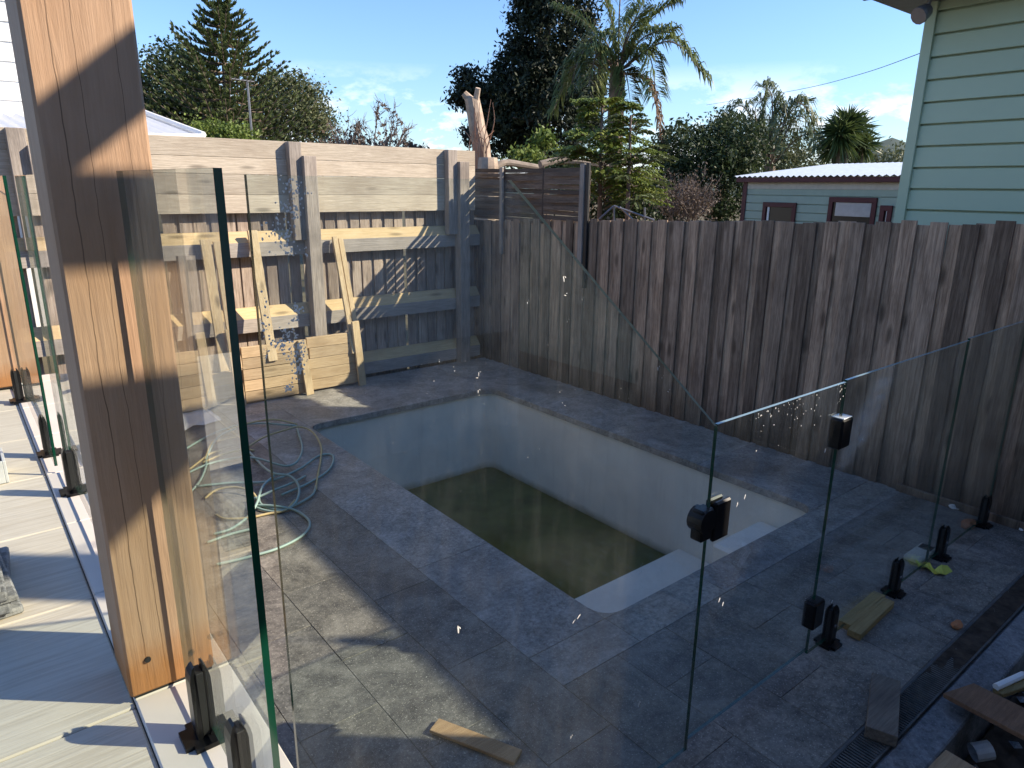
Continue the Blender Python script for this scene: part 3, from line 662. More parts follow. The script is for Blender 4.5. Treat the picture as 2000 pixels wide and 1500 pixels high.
mb = MB(); mb.tube([c0-d_*.05, c0-d_*.04, c0+d_*.03, c0+d_*.05], [.02, .045, .06, .058], 12); mb.build('lamp_head', M['steel'], fl)
mb = MB(); mb.tube([c0-d_*.05, c0+np.array([.05, 0, .03]), (c0[0]+.10, c0[1], 3.285)], .014, 6); mb.build('bracket', M['soffit'], fl)

# ------------------------------------------------------------------ green shed far right
def quadpx(pts, d): return [at(x, y, dd) for (x, y), dd in zip(pts, d)]
A = at(1447, 420, 13.0); B = at(1790, 420, 11.2); A[2] = B[2] = -.2
ux = (B-A)[:2]/np.linalg.norm((B-A)[:2]); un = np.array([-ux[1], ux[0]]); LW = np.linalg.norm((B-A)[:2])
if un@A[:2] < 0: un = -un                      # points away from the camera
shed = thing('green_shed', A, 'small green weatherboard shed with maroon trim beyond the fence', 'shed')
srot = (0, 0, math.atan2(ux[1], ux[0]))
def sb(nm, mat, s0, s1, n0, n1, z0, z1, par=None, bev=.004):
    c = A[:2]+ux*(s0+s1)/2+un*(n0+n1)/2; P_ = Vector((c[0], c[1], (z0+z1)/2))
    if not par: return box(nm, shed, mat, P_, (s1-s0, n1-n0, z1-z0), srot, bev)
    o = bpy.data.objects.new(nm, boxmesh(s1-s0, n1-n0, z1-z0, mat, bev)); COL.objects.link(o); o.parent = par
    o.location = Matrix.Rotation(-srot[2], 3, 'Z') @ (P_-wloc(par)); return o
ztop = at(1447, 352, 13.0)[2]
sb('wall', M['green2'], 0, LW, 0, 3.0, -.2, ztop-.12)
for k in range(14): sb('weatherboard', M['green2'], .04, LW-.02, -.02-.004*(k % 2), 0, ztop-.235-k*.13, ztop-.115-k*.13)
sb('corner_trim', M['maroon'], .02, .11, -.04, -.025, -.2, ztop-.03)
sb('frieze', M['cream'], .11, LW, -.03, -.012, ztop-.14, ztop-.03)
sb('gutter', M['maroon'], -.06, LW+.1, -.13, -.035, ztop-.035, ztop+.04)
mb = MB(); V = []; F = []; NB = 60
for j, (nn, zz) in enumerate(((-.16, ztop+.055), (2.4, ztop+.32))):
    for i in range(NB*2+1):
        s_ = -.10+(LW+.2)*i/(NB*2); c = A[:2]+ux*s_+un*nn; V.append((c[0], c[1], zz+.014*math.sin(i*math.pi/2.)))
F = [(i, i+1, NB*2+2+i, NB*2+1+i) for i in range(NB*2)]
mb.add(V, F); mb.build('roof', M['zinc'], shed)
def wpx(x): # along-wall coordinate seen at pixel x
    d = ray(x, 400)[:2]; Mx = np.array([[d[0], -ux[0]], [d[1], -ux[1]]]); t, s_ = np.linalg.solve(Mx, A[:2]); return s_
def zpx(x, y): s_ = wpx(x); p = A[:2]+ux*s_; return at(x, y, np.linalg.norm(p))[2]
for xa, xb, yt, blind in ((1494, 1559, 396, False), (1622, 1716, 386, True), (1724, 1748, 402, False)):
    s0, s1 = wpx(xa), wpx(xb); zt = zpx((xa+xb)/2, yt); zb = zt-.75
    wdw = sb('window', M['dark'], s0+.06, s1-.06, -.034, -.028, zb, zt-.06)
    sb('frame', M['maroon'], s0, s0+.07, -.055, -.027, zb, zt, wdw) ; sb('frame', M['maroon'], s1-.07, s1, -.055, -.027, zb, zt, wdw); sb('frame', M['maroon'], s0, s1, -.058, -.03, zt-.07, zt+.005, wdw)
    if blind: sb('blind', M['winglass'], s0+.12, s1-.08, -.045, -.037, zt-.27, zt-.07, wdw)
    else: sb('mullion', M['offwhite'], s0+.10, s0+.14, -.05, -.036, zb, zt-.07, wdw)

# ------------------------------------------------------------------ white house beyond the left fence
wh = thing('white_house', at(120, 300, 12.), 'white weatherboard house with white corrugated lower roof beyond the left fence', 'house')
a0 = at(-260, 240, 12.5); a1 = at(262, 240, 12.5); u2 = (a1-a0)[:2]; L2 = np.linalg.norm(u2); u2 /= L2; n2 = np.array([-u2[1], u2[0]]); n2 = n2 if n2@a0[:2] > 0 else -n2
r2 = (0, 0, math.atan2(u2[1], u2[0])); cc = a0[:2]+u2*L2/2+n2*2
box('wall', wh, M['white'], (cc[0], cc[1], 2.4), (L2, 3.9, 5.2), r2, 0)
for k in range(20):
    c = a0[:2]+u2*L2/2-n2*.0; box('weatherboard', wh, M['white'], (c[0]+n2[0]*.02, c[1]+n2[1]*.02, 3.02+k*.25-.35), (L2, .03, .262), None, 0).rotation_euler = (math.radians(-5), 0, r2[2])
zr_ = at(100, 238, 12.4)[2]
V = []; F = []; nb = 44
e0, e1 = at(-260, 262, 11.0), at(398, 268, 11.0); t0, t1 = at(-260, 232, 12.45), at(268, 219, 12.45)
for i in range(nb*2+1):
    f = i/(nb*2); lo = e0*(1-f)+e1*f; hi = t0*(1-f)+t1*f; dz = .03*math.sin(i*math.pi/2)
    V += [(lo[0], lo[1], lo[2]+dz), (hi[0], hi[1], hi[2]+dz)]
F = [(2*i, 2*i+2, 2*i+3, 2*i+1) for i in range(nb*2)]
mk('roof', V, F, M['whiteroof'], wh, wh.location)
mb = MB(); mb.tube([t1+(0, 0, .03), e1+(0, 0, .03)], .045, 6); mb.build('hip_cap', M['whiteroof'], wh)
mb = MB(); mb.tube([e0, e1], .05, 6); mb.build('gutter', M['white'], wh)
an = thing('tv_antenna', at(493, 300, 14), 'thin pole television antenna standing before the pine', 'antenna')
top = at(486, 157, 14); bot = at(494, 320, 14); bot[:2] = top[:2]*.5+bot[:2]*.5; top[:2] = bot[:2]
mb = MB(); mb.tube([(bot[0], bot[1], 0), top], .018, 6); mb.build('pole', M['steel'], an)
b0 = at(452, 154, 13.8); b1 = at(497, 160, 14.1)
mb = MB(); mb.tube([b0, b1], .012, 5)
for k in range(7):
    c = b0+(b1-b0)*k/6; w_ = .22; mb.tube([c+np.array([w_*.35, w_, 0]), c-np.array([w_*.35, w_, 0])], .006, 4)
mb.build('boom', M['steel'], an)

# ------------------------------------------------------------------ vegetation
def leaves(C, size, aspect=.5, up=None, droop=0.):
    """quads of random tilt at centres C -> verts, faces"""
    n_ = len(C); d = rng.normal(size=(n_, 3))
    if up is not None: d += np.asarray(up)*1.2
    d /= np.linalg.norm(d, axis=1)[:, None]+1e-9
    q = rng.normal(size=(n_, 3)); s = np.cross(d, q); s /= np.linalg.norm(s, axis=1)[:, None]+1e-9
    L = np.asarray(size)*rng.uniform(.45, 1.5, n_); W = L*aspect
    V = np.stack([C-d*L[:, None]*.5, C+s*W[:, None]*.5, C+d*L[:, None]*.5, C-s*W[:, None]*.5], 1).reshape(-1, 3)
    F = np.arange(n_*4).reshape(-1, 4); return V, F
def clumps(ells, ncl, nl, spread):
    """clump centres biased to the shell of ellipsoids, leaves scattered round each"""
    vol = np.array([np.prod(e[1])**.67 for e in ells]); pick = rng.choice(len(ells), ncl, p=vol/vol.sum())
    d = rng.normal(size=(ncl, 3)); d /= np.linalg.norm(d, axis=1)[:, None]
    c = np.array([ells[i][0] for i in pick])+d*np.array([ells[i][1] for i in pick])*(rng.uniform(.35, 1.02, ncl)**.6)[:, None]
    sp = spread*rng.uniform(.6, 1.4, (ncl, 1, 1))
    return (c[:, None, :]+rng.normal(size=(ncl, nl, 3))*sp*np.array([1, 1, .75])).reshape(-1, 3)
def EL(x, y, dist, rx, ry, rd=None):
    c = at(x, y, dist); k = np.linalg.norm(c-CAMP)/FPX; return (c, np.array([rx*k if rd is None else rd, rx*k, ry*k]))
def tree(name, label, cat, base, ells, ncl, nl, spread, lsize, mat, bark='bark', tr=.15, limbs=6, group=None, asp=.5, up=None):
    base = np.array(base, float); r = thing(name, base, label, cat, group)
    V, F = leaves(clumps(ells, ncl, nl, spread), lsize, asp, up); mk('crown', V, F, M[mat], r, base)
    topc = max((e[0] for e in ells), key=lambda p: p[2]); mb = MB()
    mid = base*.5+topc*.5+np.array([.2, .1, 0])
    mb.tube(catmull([base, mid, topc], 5), np.linspace(tr, tr*.25, 11), 7)
    for k in range(limbs):
        e = ells[k % len(ells)]; q = base+(topc-base)*random.uniform(.3, .7); tip = e[0]+rng.normal(size=3)*e[1]*.45
        mb.tube(catmull([q, (q+tip)/2+np.array([0, 0, .1]), tip], 4), np.linspace(tr*.45, tr*.08, 9), 5)
    mb.build('trunk', M[bark], r); return r
def gbase(x, dist): p = at(x, 380, dist); p[2] = -.26; return p
G_L, G_R = 'trees beyond the left fence', 'trees and shrubs beyond the paling fence'
tree('dark_tree', 'dense dark tree left of the tall pine', 'tree', gbase(340, 24), [EL(330, 190, 24, 55, 70), EL(300, 235, 24, 30, 50), EL(355, 135, 24.5, 28, 40), EL(390, 220, 24, 50, 60)], 420, 46, .22, .11, 'l_dark', group=G_L)
tree('gum_tree', 'olive green rounded gum tree right of the tall pine', 'tree', gbase(570, 34), [EL(560, 215, 34, 70, 60), EL(530, 190, 34, 40, 40), EL(610, 245, 34, 40, 35), EL(480, 250, 34, 60, 40)], 460, 46, .30, .14, 'l_euc', group=G_L)
tree('hedge_bush', 'bright yellow-green bush peeping over the left fence', 'bush', gbase(445, 13), [EL(455, 275, 13, 32, 26), EL(390, 275, 13, 22, 24)], 140, 40, .10, .06, 'l_bright', tr=.05, group=G_L)
tree('low_scrub', 'low grey-brown scrub along the top of the left fence', 'bush', gbase(690, 22), [EL(680, 295, 22, 60, 18), EL(770, 300, 22, 50, 12)], 90, 26, .16, .14, 'l_brown', tr=.05, group=G_L)
# norfolk pine
nb_ = gbase(445, 21); ntop = at(428, -12, 21); pin = thing('norfolk_pine', nb_, 'tall symmetrical pine with tiered upswept branches', 'tree', G_L)
nb2 = np.array([ntop[0]*.4+nb_[0]*.6, ntop[1]*.4+nb_[1]*.6, -.26])
mb = MB(); mb.tube([nb2, nb2*.5+ntop*.5, ntop], [.22, .12, .02], 7); mb.build('trunk', M['bark'], pin)
VV = []; FF = []; kf = 0; br = MB(); ztop_ = ntop[2]
for wz in np.arange(0, 5.2, .22):
    z = ztop_-.1-wz; L = min(.22+wz*.80, 1.75+wz*.20); cx = nb2+(ntop-nb2)*((z-nb2[2])/(ntop[2]-nb2[2]))
    ph = random.random()*6
    for k in range(7):
        a = ph+k*2*math.pi/7+random.uniform(-.12, .12); dr_ = np.array([math.cos(a), math.sin(a), 0]); l = L*random.uniform(.8, 1.1)
        P = [cx, cx+dr_*l*.5+np.array([0, 0, l*.02]), cx+dr_*l+np.array([0, 0, l*.34])]; C = catmull(P, 6); br.tube(C, np.linspace(.025, .008, len(C)), 4)
        nl = int(30+l*90)
        t = rng.uniform(.18, 1, nl); idx = (t*(len(C)-1)).astype(int); base = C[idx]
        side = np.array([-dr_[1], dr_[0], 0])
        tipd = dr_*.45+side*rng.choice([-1, 1], nl)[:, None]*rng.uniform(.2, .9, nl)[:, None]+np.array([0, 0, 1])*rng.uniform(.25, .8, nl)[:, None]
        tipd /= np.linalg.norm(tipd, axis=1)[:, None]; ln = rng.uniform(.12, .27, nl)*(1-.3*t)
        wv2 = np.cross(tipd, np.array([0, 0, 1])+rng.normal(size=(nl, 3))*.8); wv2 /= np.linalg.norm(wv2, axis=1)[:, None]
        q = np.stack([base, base+tipd*ln[:, None]*.55+wv2*.026, base+tipd*ln[:, None], base+tipd*ln[:, None]*.55-wv2*.026], 1).reshape(-1, 3)
        VV.append(q); FF.append(np.arange(nl*4).reshape(-1, 4)+kf); kf += nl*4
mk('crown', np.concatenate(VV), np.concatenate(FF), M['l_pine'], pin, nb_); br.build('branches', M['bark'], pin)
# bare twiggy shrub
def twigs(mb, p, d, L, r, depth, spread=.55, n=3):
    e = p+d*L; m_ = (p+e)/2+rng.normal(size=3)*L*.06; mb.tube([p, m_, e], [r, r*.8, r*.55], 4, False)
    if depth == 0: return
    for k in range(n):
        q = d+rng.normal(size=3)*spread+np.array([0, 0, .15]); q /= np.linalg.norm(q)
        twigs(mb, p+(e-p)*random.uniform(.45, 1), q, L*random.uniform(.5, .8), r*.62, depth-1, spread, n)
bs = gbase(750, 13); bsh = thing('bare_shrub', bs, 'leafless twiggy shrub against the clouds above the left fence', 'shrub', G_L)
mb = MB(); tips = []
for x, yt in ((660, 215), (700, 205), (730, 190), (770, 195), (795, 205), (825, 255), (690, 240), (752, 225), (640, 235)):
    p0 = at(740+(x-740)*.45, 330, 13); p1 = at(x, yt+25, 13+random.uniform(-.5, .5)); d = p1-p0; L = np.linalg.norm(d); twigs(mb, p0, d/L, L*.62, .016, 3, .42, 3)
mb.build('branches', M['twiggrey'], bsh)
tipc = np.array([mb.v[i] for i in range(0, len(mb.v), 12)]); tipc = tipc[tipc[:, 2] > at(740, 290, 13)[2]]; tipc = tipc[rng.choice(len(tipc), 420)]+rng.normal(size=(420, 3))*.02
V, F = leaves(tipc, .07, .5); mk('crown', V, F, M['l_brown'], bsh, bs)
# lopped trunk with shoots, and the cut logs
tb = gbase(945, 10.2); tk = thing('lopped_trunk', tb, 'pale lopped tree trunk with red shoots standing behind the fence corner', 'tree', G_R)
mb = MB(); mb.tube(catmull([tb, at(942, 330, 10.2), at(932, 250, 10.2), at(922, 192, 10.2)], 5), np.linspace(.15, .105, 16), 10); mb.build('trunk', M['barkpale'], tk)
mb = MB(); mb.tube([at(926, 215, 10.2), at(934, 172, 10.1)], [.05, .035], 8); mb.build('branch_stub', M['barkpale'], tk)
mb = MB(); mb.tube([at(922, 200, 10.2), at(906, 182, 10.2)], [.07, .045], 8); mb.build('branch_stub', M['barkpale'], tk)
mb = MB()
for k in range(16):
    x0 = random.uniform(918, 950); x1 = x0+random.gauss(-4, 12); mb.tube(catmull([at(x0, 335, 9.95), at(x0+random.gauss(0, 4), 280, 9.95), at(x1, random.uniform(190, 270), 10)], 4), np.linspace(.012, .004, 9), 4, False)
mb.tube(catmull([at(948, 300, 10), at(965, 240, 10), at(962, 200, 10)], 4), np.linspace(.012, .004, 9), 4, False)
mb.build('shoots', M['redtwig'], tk)
sp_ = thing('tree_stump', gbase(955, 9.4), 'short sawn stump beside the lopped trunk behind the screen', 'stump', None)
mb = MB(); p = gbase(953, 9.4); t_ = at(953, 308, 9.4); mb.tube([p, t_-(0, 0, .1), t_], [.17, .14, .125], 10); mb.build('trunk', M['barkpale'], sp_)
for lab, pts, r in (('curved pale cut log lying on top behind the woven screen', [(962, 330), (985, 318), (1020, 322), (1050, 327)], .05), ('thick grey log lying behind the feathery tree', [(1055, 322), (1095, 314), (1150, 318), (1190, 325)], .055), ('short sawn log with pale end right of the feathery tree', [(1195, 322), (1225, 314), (1246, 312)], .07)):
    c0 = at(*pts[0], 9.6); lg = thing('cut_log', c0, lab, 'log'); mb = MB(); C = catmull([at(x, y, 9.6+.15*i) for i, (x, y) in enumerate(pts)], 4); mb.tube(C, np.linspace(r, r*.8, len(C)), 9); mb.build('log', M['logs'], lg)
# cypress
tree('cypress_tree', 'huge dark cypress with ragged outline behind the lopped trunk', 'tree', gbase(1060, 22),
     [EL(1075, 60, 22, 75, 110), EL(1070, 220, 22, 110, 95), EL(1010, 150, 22, 50, 60), EL(985, 205, 22, 55, 45), EL(915, 160, 22, 27, 26), EL(945, 190, 22, 50, 26), EL(1120, 160, 22, 60, 80), EL(1050, -20, 22, 50, 60), EL(980, 270, 22, 60, 40), EL(905, 190, 22, 20, 12), EL(930, 265, 22, 25, 14)],
     1000, 58, .15, .14, 'l_cyp', tr=.3, limbs=14, group=G_R, asp=.4, up=(0, 0, .5))
# palms
def frond(mb_l, mb_r, P, rr=.026, nl=46, leaf=.45, w_=.028, droop=.8):
    C = catmull(P, 8); mb_r.tube(C, np.linspace(rr, rr*.2, len(C)), 5, False); T = np.gradient(C, axis=0); T /= np.linalg.norm(T, axis=1)[:, None]
    for k in range(nl):
        t = .12+.88*k/(nl-1); f = t*(len(C)-1); i = min(int(f), len(C)-2); p = C[i]+(C[i+1]-C[i])*(f-i); d = T[i]
        s = np.cross(d, [0, 0, 1.]); s /= np.linalg.norm(s)+1e-6
        for sg in (-1, 1):
            l = leaf*(1.05-.6*abs(t-.45))*random.uniform(.75, 1.15); v = s*sg*random.uniform(.5, 1)+d*.55+np.array([0, 0, .25])+rng.normal(size=3)*.15; v /= np.linalg.norm(v)
            m_ = p+v*l*.5; e = m_+(v*.5+np.array([0, 0, -droop]))*l*.5; wd = np.cross(v, [0, 0, 1.])*w_+np.array([0, 0, w_*.3])
            mb_l.add([p, m_+wd, e, m_-wd], [(0, 1, 2, 3)])
def palm(name, label, basepx, crownpx, dist, fr, mat, tr=.16, leaf=.45, nl=46, w_=.028, droop=.8):
    b_ = gbase(basepx, dist); c = at(*crownpx, dist); r = thing(name, b_, label, 'palm', G_R); k = np.linalg.norm(c-CAMP)/FPX
    m1 = MB(); m1.tube(catmull([b_, b_*.5+c*.5, c-np.array([0, 0, .5]), c], 4), np.linspace(tr*1.15, tr*.9, 13), 9); m1.build('trunk', M['bark'], r)
    lv, rc, lv2 = MB(), MB(), MB()
    for (mx_, my_, tx, ty, dd, dead) in fr:
        frond(lv2 if dead else lv, rc, [c, at(mx_, my_, dist+dd*.5), at(tx, ty, dist+dd)], .026, nl, leaf*(.6 if dead else 1), w_, droop)
    lv.build('crown', M[mat], r)
    if lv2.v: lv2.build('dead_fronds', M['l_dead'], r)
    rc.build('frond_stems', M['twig'], r); return r
def zz(x, y): return 850+x*.3, y*.3
fr = []
for m_, t_, dd, dead in (((1140, 100), (1040, -160), 0, 0), ((1200, 60), (1220, -220), .6, 0), ((1290, 150), (1420, -120), -.5, 0), ((1390, 130), (1620, -10), .4, 0), ((1350, 250), (1540, 190), -.8, 0), ((1520, 270), (1770, 500), -.2, 0), ((1380, 350), (1440, 620), -.7, 0), ((1000, 170), (790, 40), .3, 0), ((980, 330), (880, 560), -.4, 0), ((920, 420), (770, 720), .2, 0), ((1240, 480), (1270, 660), -.6, 0), ((1090, 250), (960, 330), -1., 0), ((1100, 400), (1010, 640), 1.3, 0), ((1400, 560), (1500, 1010), -.3, 1), ((1060, 350), (1000, 560), -1.0, 0), ((1260, 200), (1360, 60), -1.5, 0)):
    a, c = zz(*m_), zz(*t_); fr.append((*a, *c, dd, dead))
palm('queen_palm', 'tall palm with long arching feathery fronds beside the dark cypress', 1195, (1207, 140), 15.5, fr, 'l_palm', .17, .56, 90, .018, .7)
fr = []
for m_, t_, dd in (((300, 800), (330, 545), 0), ((250, 750), (290, 640), .5), ((180, 700), (20, 790), .3), ((150, 780), (10, 900), -.3), ((380, 700), (410, 680), 0), ((500, 680), (650, 780), .2), ((520, 760), (660, 900), -.4), ((560, 880), (680, 960), -.8), ((260, 820), (180, 960), -.8), ((420, 800), (470, 960), -1), ((340, 750), (280, 900), 1), ((450, 720), (560, 900), 1), ((230, 900), (240, 1050), .4), ((480, 700), (590, 660), .8), ((360, 650), (300, 560), -.5)):
    fr.append((1400+m_[0]*.3, m_[1]*.3, 1400+t_[0]*.3, t_[1]*.3, dd, 0))
palm('grey_palm', 'drooping feathery palm above the green shed', 1503, (1503, 325), 19, fr, 'l_palmgrey', .16, .6, 64, .018, .8)
# cordyline heads
cb_ = gbase(1660, 17); cd = thing('cabbage_palm', cb_, 'spiky cabbage palm clump above the shed roof', 'palm', G_R); mb = MB(); tk_ = MB()
for x, y, r, nn in ((1640, 265, .62, 320), (1675, 255, .5, 240), (1655, 245, .55, 260), (1630, 290, .5, 200), (1685, 285, .5, 220)):
    c = at(x, y, 17+random.uniform(-.4, .4)); tk_.tube([cb_, (cb_+c)/2, c], [.1, .07, .06], 6)
    for k in range(nn):
        d = rng.normal(size=3)+np.array([0, 0, .25]); d /= np.linalg.norm(d); l = r*random.uniform(.7, 1.1); s = np.cross(d, rng.normal(size=3)); s = s/np.linalg.norm(s)*.022
        m_ = c+d*l*.5; mb.add([c, m_+s, c+d*l-np.array([0, 0, l*.18]), m_-s], [(0, 1, 2, 3)])
mb.build('crown', M['l_cord'], cd); tk_.build('trunk', M['bark'], cd)
# feathery young trees
def feather(label, x, dist, ytop, ybot, nfr, reach, mat, leaf=.10, nl=34):
    b_ = gbase(x, dist); t_ = at(x-4, ytop, dist); r = thing('feathery_tree', b_, label, 'tree', G_R); tk2 = MB(); tk2.tube([b_, (b_+t_)/2, t_], [.05, .035, .012], 7)
    lv = MB()
    for k in range(nfr):
        f = random.uniform(0, 1); c = at(x, ytop+(ybot-ytop)*f, dist); a = random.uniform(0, 2*math.pi); l = reach*(.45+.55*f)*random.uniform(.6, 1.1)
        d = np.array([math.cos(a), math.sin(a), random.uniform(.15, .55)]); C = [c, c+d*l*.5, c+d*l-np.array([0, 0, l*.22])]
        frond(lv, tk2, C, .006, nl, leaf, .014, .5)
        for sg in (-.5, .5):                                # side fronds
            d2 = np.array([math.cos(a+sg), math.sin(a+sg), .15]); q = c+d*l*.45; frond(lv, tk2, [q, q+d2*l*.3, q+d2*l*.55-np.array([0, 0, l*.1])], .004, nl//2, leaf*.9, .011, .5)
    for i in range(len(lv.v)): pass
    lv.build('crown', M[mat], r); tk2.build('trunk', M['twig'], r)
feather('lacy light green young tree in front of the palm trunk', 1180, 8.6, 200, 410, 80, .85, 'l_feather', .12, 36)
feather('sparse dark green lacy sapling right of the light green one', 1236, 8.2, 225, 410, 22, .62, 'l_pine', .07, 28)
# shrubs right
tree('dark_shrub', 'tall dark green shrub between the saplings and the grey palm', 'shrub', gbase(1400, 15), [EL(1380, 310, 15, 85, 60), EL(1330, 290, 15.5, 50, 45), EL(1440, 300, 15, 55, 60), EL(1410, 370, 15, 70, 60), EL(1300, 380, 15, 60, 50), EL(1425, 255, 15.5, 40, 25)], 420, 52, .14, .075, 'l_dark', tr=.1, group=G_R)
tree('lower_shrub', 'deep green foliage under the lacy young trees', 'shrub', gbase(1190, 10), [EL(1190, 385, 10.5, 60, 50), EL(1130, 330, 11.5, 60, 25), EL(1240, 390, 10.5, 40, 40)], 220, 44, .10, .06, 'l_dark', tr=.06, group=G_R)
tree('yellow_bush', 'yellow-green leafy shrub behind the woven screen', 'shrub', gbase(1060, 12), [EL(1062, 275, 12, 16, 14), EL(1030, 310, 11.5, 30, 15)], 50, 30, .07, .08, 'l_bright', tr=.03, group=G_R)
tree('shed_side_bush', 'olive bushes on the skyline behind the shed roof', 'shrub', gbase(1600, 26), [EL(1590, 330, 26, 90, 30), EL(1740, 315, 26, 45, 20), EL(1500, 300, 26, 60, 40)], 240, 44, .22, .11, 'l_euc', tr=.1, group=G_R)
db = gbase(1330, 9.5); dbs = thing('dry_bush', db, 'dry brownish twiggy bush behind the paling fence', 'shrub', G_R); mb = MB()
for k in range(16):
    p0 = at(1335+random.gauss(0, 14), 470, 9.5); p1 = at(1335+random.uniform(-62, 62), random.uniform(340, 400), 9.5+random.uniform(-.4, .4)); d = p1-p0; L = np.linalg.norm(d); twigs(mb, p0, d/L, L*.55, .010, 3, .5, 3)
mb.build('branches', M['twiggrey'], dbs); tp = np.array(mb.v)[::5]; tp = tp[rng.choice(len(tp), 2600)]+rng.normal(size=(2600, 3))*.03; V, F = leaves(tp, .035, .5); mk('crown', V, F, M['l_brown'], dbs, db)
# clothes line and white tubs just behind the fence
cl = thing('clothes_line', gbase(1199, 7.6), 'grey metal clothes line frame just showing above the paling fence', 'clothes line')
for pts in ([(1199, 470), (1199, 402)], [(1199, 402), (1278, 430)], [(1199, 402), (1170, 428)], [(1210, 404), (1235, 428)], [(1259, 405), (1259, 430)]):
    mb = MB(); mb.tube([at(x, y, 7.6) for x, y in pts], .012, 6); mb.build('tube', M['steel'], cl)
for x, r_, lab in ((1322, .13, 'leftmost of three white tub lids behind the paling fence'), (1349, .10, 'middle one of three white tub lids behind the paling fence'), (1387, .09, 'rightmost of three white tub lids behind the paling fence')):
    c = at(x, 440, 6.7); tb_ = thing('white_tub', (c[0], c[1], -.26), lab, 'tub', 'white tubs behind the fence'); mb = MB()
    mb.tube([(c[0], c[1], z) for z in (-.26, 1.55, 1.58)]+[(c[0], c[1], 1.62), (c[0], c[1], 1.665)], [r_*.9, r_, r_*1.08, r_*.9, r_*.2], 14); mb.build('tub', M['white'], tb_)
pw = thing('power_line', at(1550, 178, 40), 'thin dark power line crossing the sky towards the green house', 'wire')
mb = MB(); mb.tube(catmull([at(1380, 205, 60), at(1550, 177, 45), at(1680, 145, 34), at(1830, 92, 25)], 6), .012, 4); mb.build('wire', M['blackm'], pw)
# far hills round the horizon
V = []; F = []; nh = 240
for i in range(nh):
    a = 2*math.pi*i/nh; da = math.degrees(a); R0 = 420
    hgt = 9+5*math.sin(a*3+1)+3*math.sin(a*11)+2.2*math.sin(a*29+2)+1.5*random.uniform(-1, 1)+16*math.exp(-((da-24)/3.2)**2)
    for rr, hh in ((R0-160, -1), (R0-40, hgt*.75), (R0, hgt), (R0+150, -1)): V.append((rr*math.cos(a), rr*math.sin(a), hh))
for i in range(nh):
    j = (i+1) % nh
    for q in range(3): F.append((i*4+q, i*4+q+1, j*4+q+1, j*4+q))
tag(mk('hills', V, F, M['hill'], smooth=True), kind='structure')

# ------------------------------------------------------------------ small things on the ground
def hosepath(pts, zl=.012): return [gz(350+x/3., 650+y/3., z if len(p) > 2 else zl) for p in pts for (x, y, z) in [(p[0], p[1], p[2] if len(p) > 2 else zl)]]
hs = thing('garden_hose', gz(540, 960), 'tangled teal garden hose lying in loops on the paving by the pool', 'hose')
for pts in ([(20, 690), (180, 600), (330, 545), (480, 530, .03), (620, 540, .03), (690, 545)], [(60, 940), (120, 870), (155, 790), (165, 720), (230, 610, .04), (330, 560, .05)],
            [(395, 680), (440, 730), (500, 790, .04), (560, 825, .06), (650, 840, .06), (700, 900, .05), (690, 980, .04), (630, 1035), (540, 1030), (470, 990), (490, 900, .03), (560, 835, .05)],
            [(400, 985), (470, 960, .03), (560, 920, .05), (650, 885, .04), (740, 840)], [(430, 1010, .02), (560, 1015, .03), (680, 1040), (760, 1100), (750, 1160), (680, 1215), (560, 1270), (420, 1310), (300, 1340), (215, 1358)],
            [(200, 1180), (300, 1150), (400, 1080), (450, 1010, .04), (470, 950, .05)], [(800, 900), (780, 950), (700, 1000), (600, 1045), (500, 1040), (420, 1010)], [(160, 1230), (300, 1180), (420, 1150)], [(30, 830), (200, 760), (420, 730, .03), (640, 780, .03), (720, 690, .03), (690, 560)], [(100, 900), (300, 880), (520, 870, .02), (700, 800, .02), (820, 720), (900, 720), (880, 800), (760, 880), (600, 950, .03)]):
    mb = MB(); mb.tube(catmull(hosepath(pts), 7), .0082, 7); mb.build('hose', M['hose'], hs, None, True)
h2 = thing('garden_hose', gz(560, 850), 'olive yellow hose coiled over the teal hose in a large loop', 'hose')
for pts in ([(150, 740), (200, 640, .03), (340, 550, .05), (540, 508, .08), (690, 535, .06)], [(400, 670), (500, 610, .05), (620, 570, .08), (700, 550, .07), (780, 580, .05), (830, 660, .03), (830, 740), (810, 850), (800, 920)], [(150, 970), (220, 920, .03), (330, 905, .04), (420, 930, .03), (465, 985)], [(210, 1065), (270, 1090), (400, 1085), (520, 1060), (620, 1040), (680, 980, .03)], [(140, 760), (260, 710), (380, 685), (440, 690)], [(60, 800), (180, 710), (250, 690)]):
    mb = MB(); mb.tube(catmull(hosepath(pts), 7), .0078, 7); mb.build('hose', M['hosey'], h2, None, True)
pk = thing('plywood_offcut', gz(935, 1445), 'tan plywood strip lying on the paving at the bottom of the picture', 'offcut'); a_, b_ = gz(848, 1417, .01), gz(1012, 1480, .01)
beam('board', pk, M['ply'], (a_[0], a_[1], .011), (b_[0], b_[1], .011), .068, .014)
o1 = thing('timber_offcut', gz(1725, 1370), 'grey weathered timber block lying across the drain grate', 'offcut'); a_, b_ = (gz(1705, 1320, .05)+gz(1757, 1325, .05))/2, (gz(1695, 1420, .05)+gz(1750, 1440, .05))/2
beam('block', o1, M['oldblock'], (a_[0], a_[1], .0285), (b_[0], b_[1], .0285), .105, .05)
for (p, q, dz, lab) in (((1650, 1218), (1718, 1160), .0, 'wider green treated pine offcut between two spigots'), ((1668, 1236), (1735, 1172), .0, 'narrower green treated pine offcut next to the wider one')):
    a_, b_ = gz(*p, .03), gz(*q, .03); o_ = thing('pine_offcut', (a_[0], a_[1], 0), lab, 'offcut', 'treated pine offcuts'); beam('stick', o_, M['treated'], (a_[0], a_[1], .019), (b_[0], b_[1], .019), .058 if 'wider' in lab else .032, .034)
